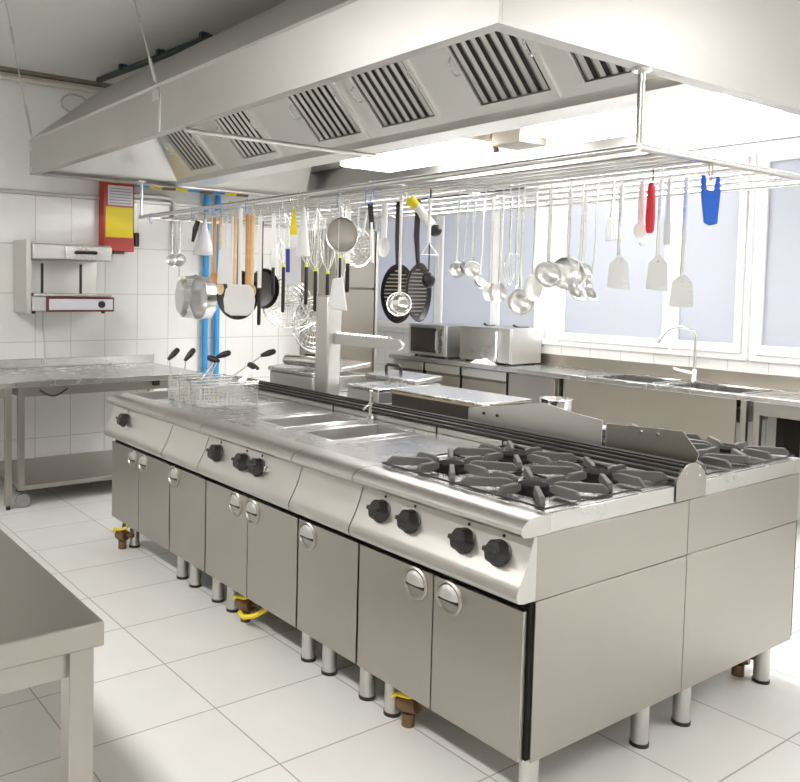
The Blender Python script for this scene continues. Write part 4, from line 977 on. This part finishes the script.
# ovens and cloth
mw = thing('microwave', 'dark-windowed microwave oven on the left of the window worktop', 'microwave', (-4.5, 4.2, CZ))
M().box(-4.80, -4.28, 4.02, 4.40, CZ + .012, CZ + .335).build('case', STEELSOFT, mw, bevel=.006)
M().box(-4.795, -4.285, 3.995, 4.018, CZ + .02, CZ + .33).build('door', STEELSOFT, mw, bevel=.004)
M().box(-4.765, -4.40, 3.990, 3.9945, CZ + .05, CZ + .30).build('dark_window', DARKGLASS, mw)
M().box(-4.375, -4.31, 3.990, 3.9945, CZ + .05, CZ + .30).build('control_strip', STEELTOP, mw)
M().cyl((-4.39, 3.98, CZ + .08), (-4.39, 3.98, CZ + .27), .008, n=10).build('door_handle', POL, mw)
for x in (-4.75, -4.33):
    for y in (4.06, 4.36): M().cyl((x, y, CZ + .0005), (x, y, CZ + .013), .014, n=10).build('foot', BLACK, mw)
ov = thing('microwave', 'bright steel-fronted microwave oven right of the dark-windowed one', 'microwave', (-3.8, 4.2, CZ))
M().box(-4.10, -3.47, 4.04, 4.46, CZ + .012, CZ + .345).build('case', STEELSOFT, ov, bevel=.006)
M().box(-4.095, -3.63, 4.012, 4.038, CZ + .02, CZ + .34).build('door', STEELTOP, ov, bevel=.004)
M().box(-3.62, -3.475, 4.016, 4.038, CZ + .02, CZ + .34).build('control_panel', STEELSOFT, ov, bevel=.004)
M().box(-3.632, -3.616, 3.99, 4.011, CZ + .05, CZ + .31).build('door_handle', WHITE, ov, bevel=.003)
for x in (-4.05, -3.52):
    for y in (4.08, 4.42): M().cyl((x, y, CZ + .0005), (x, y, CZ + .013), .014, n=10).build('foot', BLACK, ov)
for (x0, x1, y, lab) in ((-4.0, -3.86, 4.25, 'small black-ended tool lying on top of the bright microwave'), (-3.66, -3.48, 4.28, 'thin dark curved cord lying at the right on the bright microwave')):
    w = M(); zt = CZ + .352; w.tube([(x0, y, zt + .012), (x0 + .03, y, zt), ((x0 + x1) / 2, y - .02, zt), (x1, y, zt + .004)], [.012, .009, .004, .005], 8); tag(w.build('oven_cord', BLACK), lab, 'cord')
cl = M(); n = 22; vs = []; fs = []
for i in range(n + 1):
    for j in range(n + 1):
        u, v = i / n * 2 - 1, j / n * 2 - 1
        rr = math.sqrt(u * u + v * v); ht = max(0, .045 * (1 - rr ** 2) + .012 * math.sin(7 * u + 3 * v) * (1 - min(1, rr)))
        vs.append(Vector((-3.74 + .15 * u * (1 - .15 * v * v), 3.96 + .055 * v * (1 - .2 * u * u), CZ + .002 + ht)))
for i in range(n):
    for j in range(n): a = i * (n + 1) + j; fs.append((a, a + 1, a + n + 2, a + n + 1))
cl._add(vs, fs); co = cl.build('folded_cloth', CLOTH); sd = co.modifiers.new('solid', 'SOLIDIFY'); sd.thickness = .002; sd.offset = 1
tag(co, 'crumpled white cloth on the worktop in front of the bright microwave', 'cloth')
# dark blind case over the left window
M_ = M().box(-5.6, -3.75, YB - .10, YB - .037, 2.64, 2.76); tag(M_.build('blind_case', BLACK, bevel=.01), 'dark roller blind case at the top of the left window', 'blind')

# ------------------------------------------------------------------ room lamps on the ceiling (behind and beside the camera; one added behind the hood)
for (x, y, lab) in [(-2.9, -2.6, 'far one of the ceiling lamps along the near wall'), (-.6, -2.6, 'middle one of the ceiling lamps along the near wall'), (1.7, -2.6, 'nearest ceiling lamp by the camera'),
                    (2.2, 3.2, 'ceiling lamp over the dish table'), (-2.6, 3.55, 'added unseen lamp between hood and windows, brightening the counter')]:  # last lamp is unseen, added to brighten the counter and window frames
    t = thing('ceiling_lamp', lab, 'lamp', (x, y, ZC))
    M().box(x - .65, x + .65, y - .2, y + .2, ZC - .05, ZC - .0005).build('lamp_tray', WFRAME, t, bevel=.004)
    M().box(x - .62, x + .62, y - .17, y + .17, ZC - .065, ZC - .0505).build('lamp_diffuser', ROOML, t)

# ------------------------------------------------------------------ daylight
wd = bpy.data.worlds.new('sky'); S.world = wd; wd.use_nodes = True
wd.node_tree.nodes['Background'].inputs[0].default_value = (.95, .965, 1, 1)
wd.node_tree.nodes['Background'].inputs[1].default_value = 1.45

# ------------------------------------------------------------------ camera
cd = bpy.data.cameras.new('camera'); cam = bpy.data.objects.new('camera', cd); COL.objects.link(cam); S.camera = cam
yaw, pitch, roll = -.9705, -.0532, .0176
f = Vector((math.sin(yaw) * math.cos(pitch), math.cos(yaw) * math.cos(pitch), math.sin(pitch)))
r = f.cross(Vector((0, 0, 1))).normalized(); u = r.cross(f)
c_, s_ = math.cos(roll), math.sin(roll)
r2 = r * c_ + u * s_; u2 = -r * s_ + u * c_
mat = Matrix((r2, u2, -f)).transposed().to_4x4(); mat.translation = Vector((1.5865, -2.0117, 1.6514))
cam.matrix_world = mat
cd.sensor_width = 36; cd.lens = 37.02; cd.shift_x = .1486; cd.shift_y = -.0764; cd.clip_start = .05

S.view_settings.view_transform = 'Standard'; S.view_settings.look = 'None'; S.view_settings.gamma = 1
S.view_settings.use_curve_mapping = False
S.view_settings.exposure = 1.6
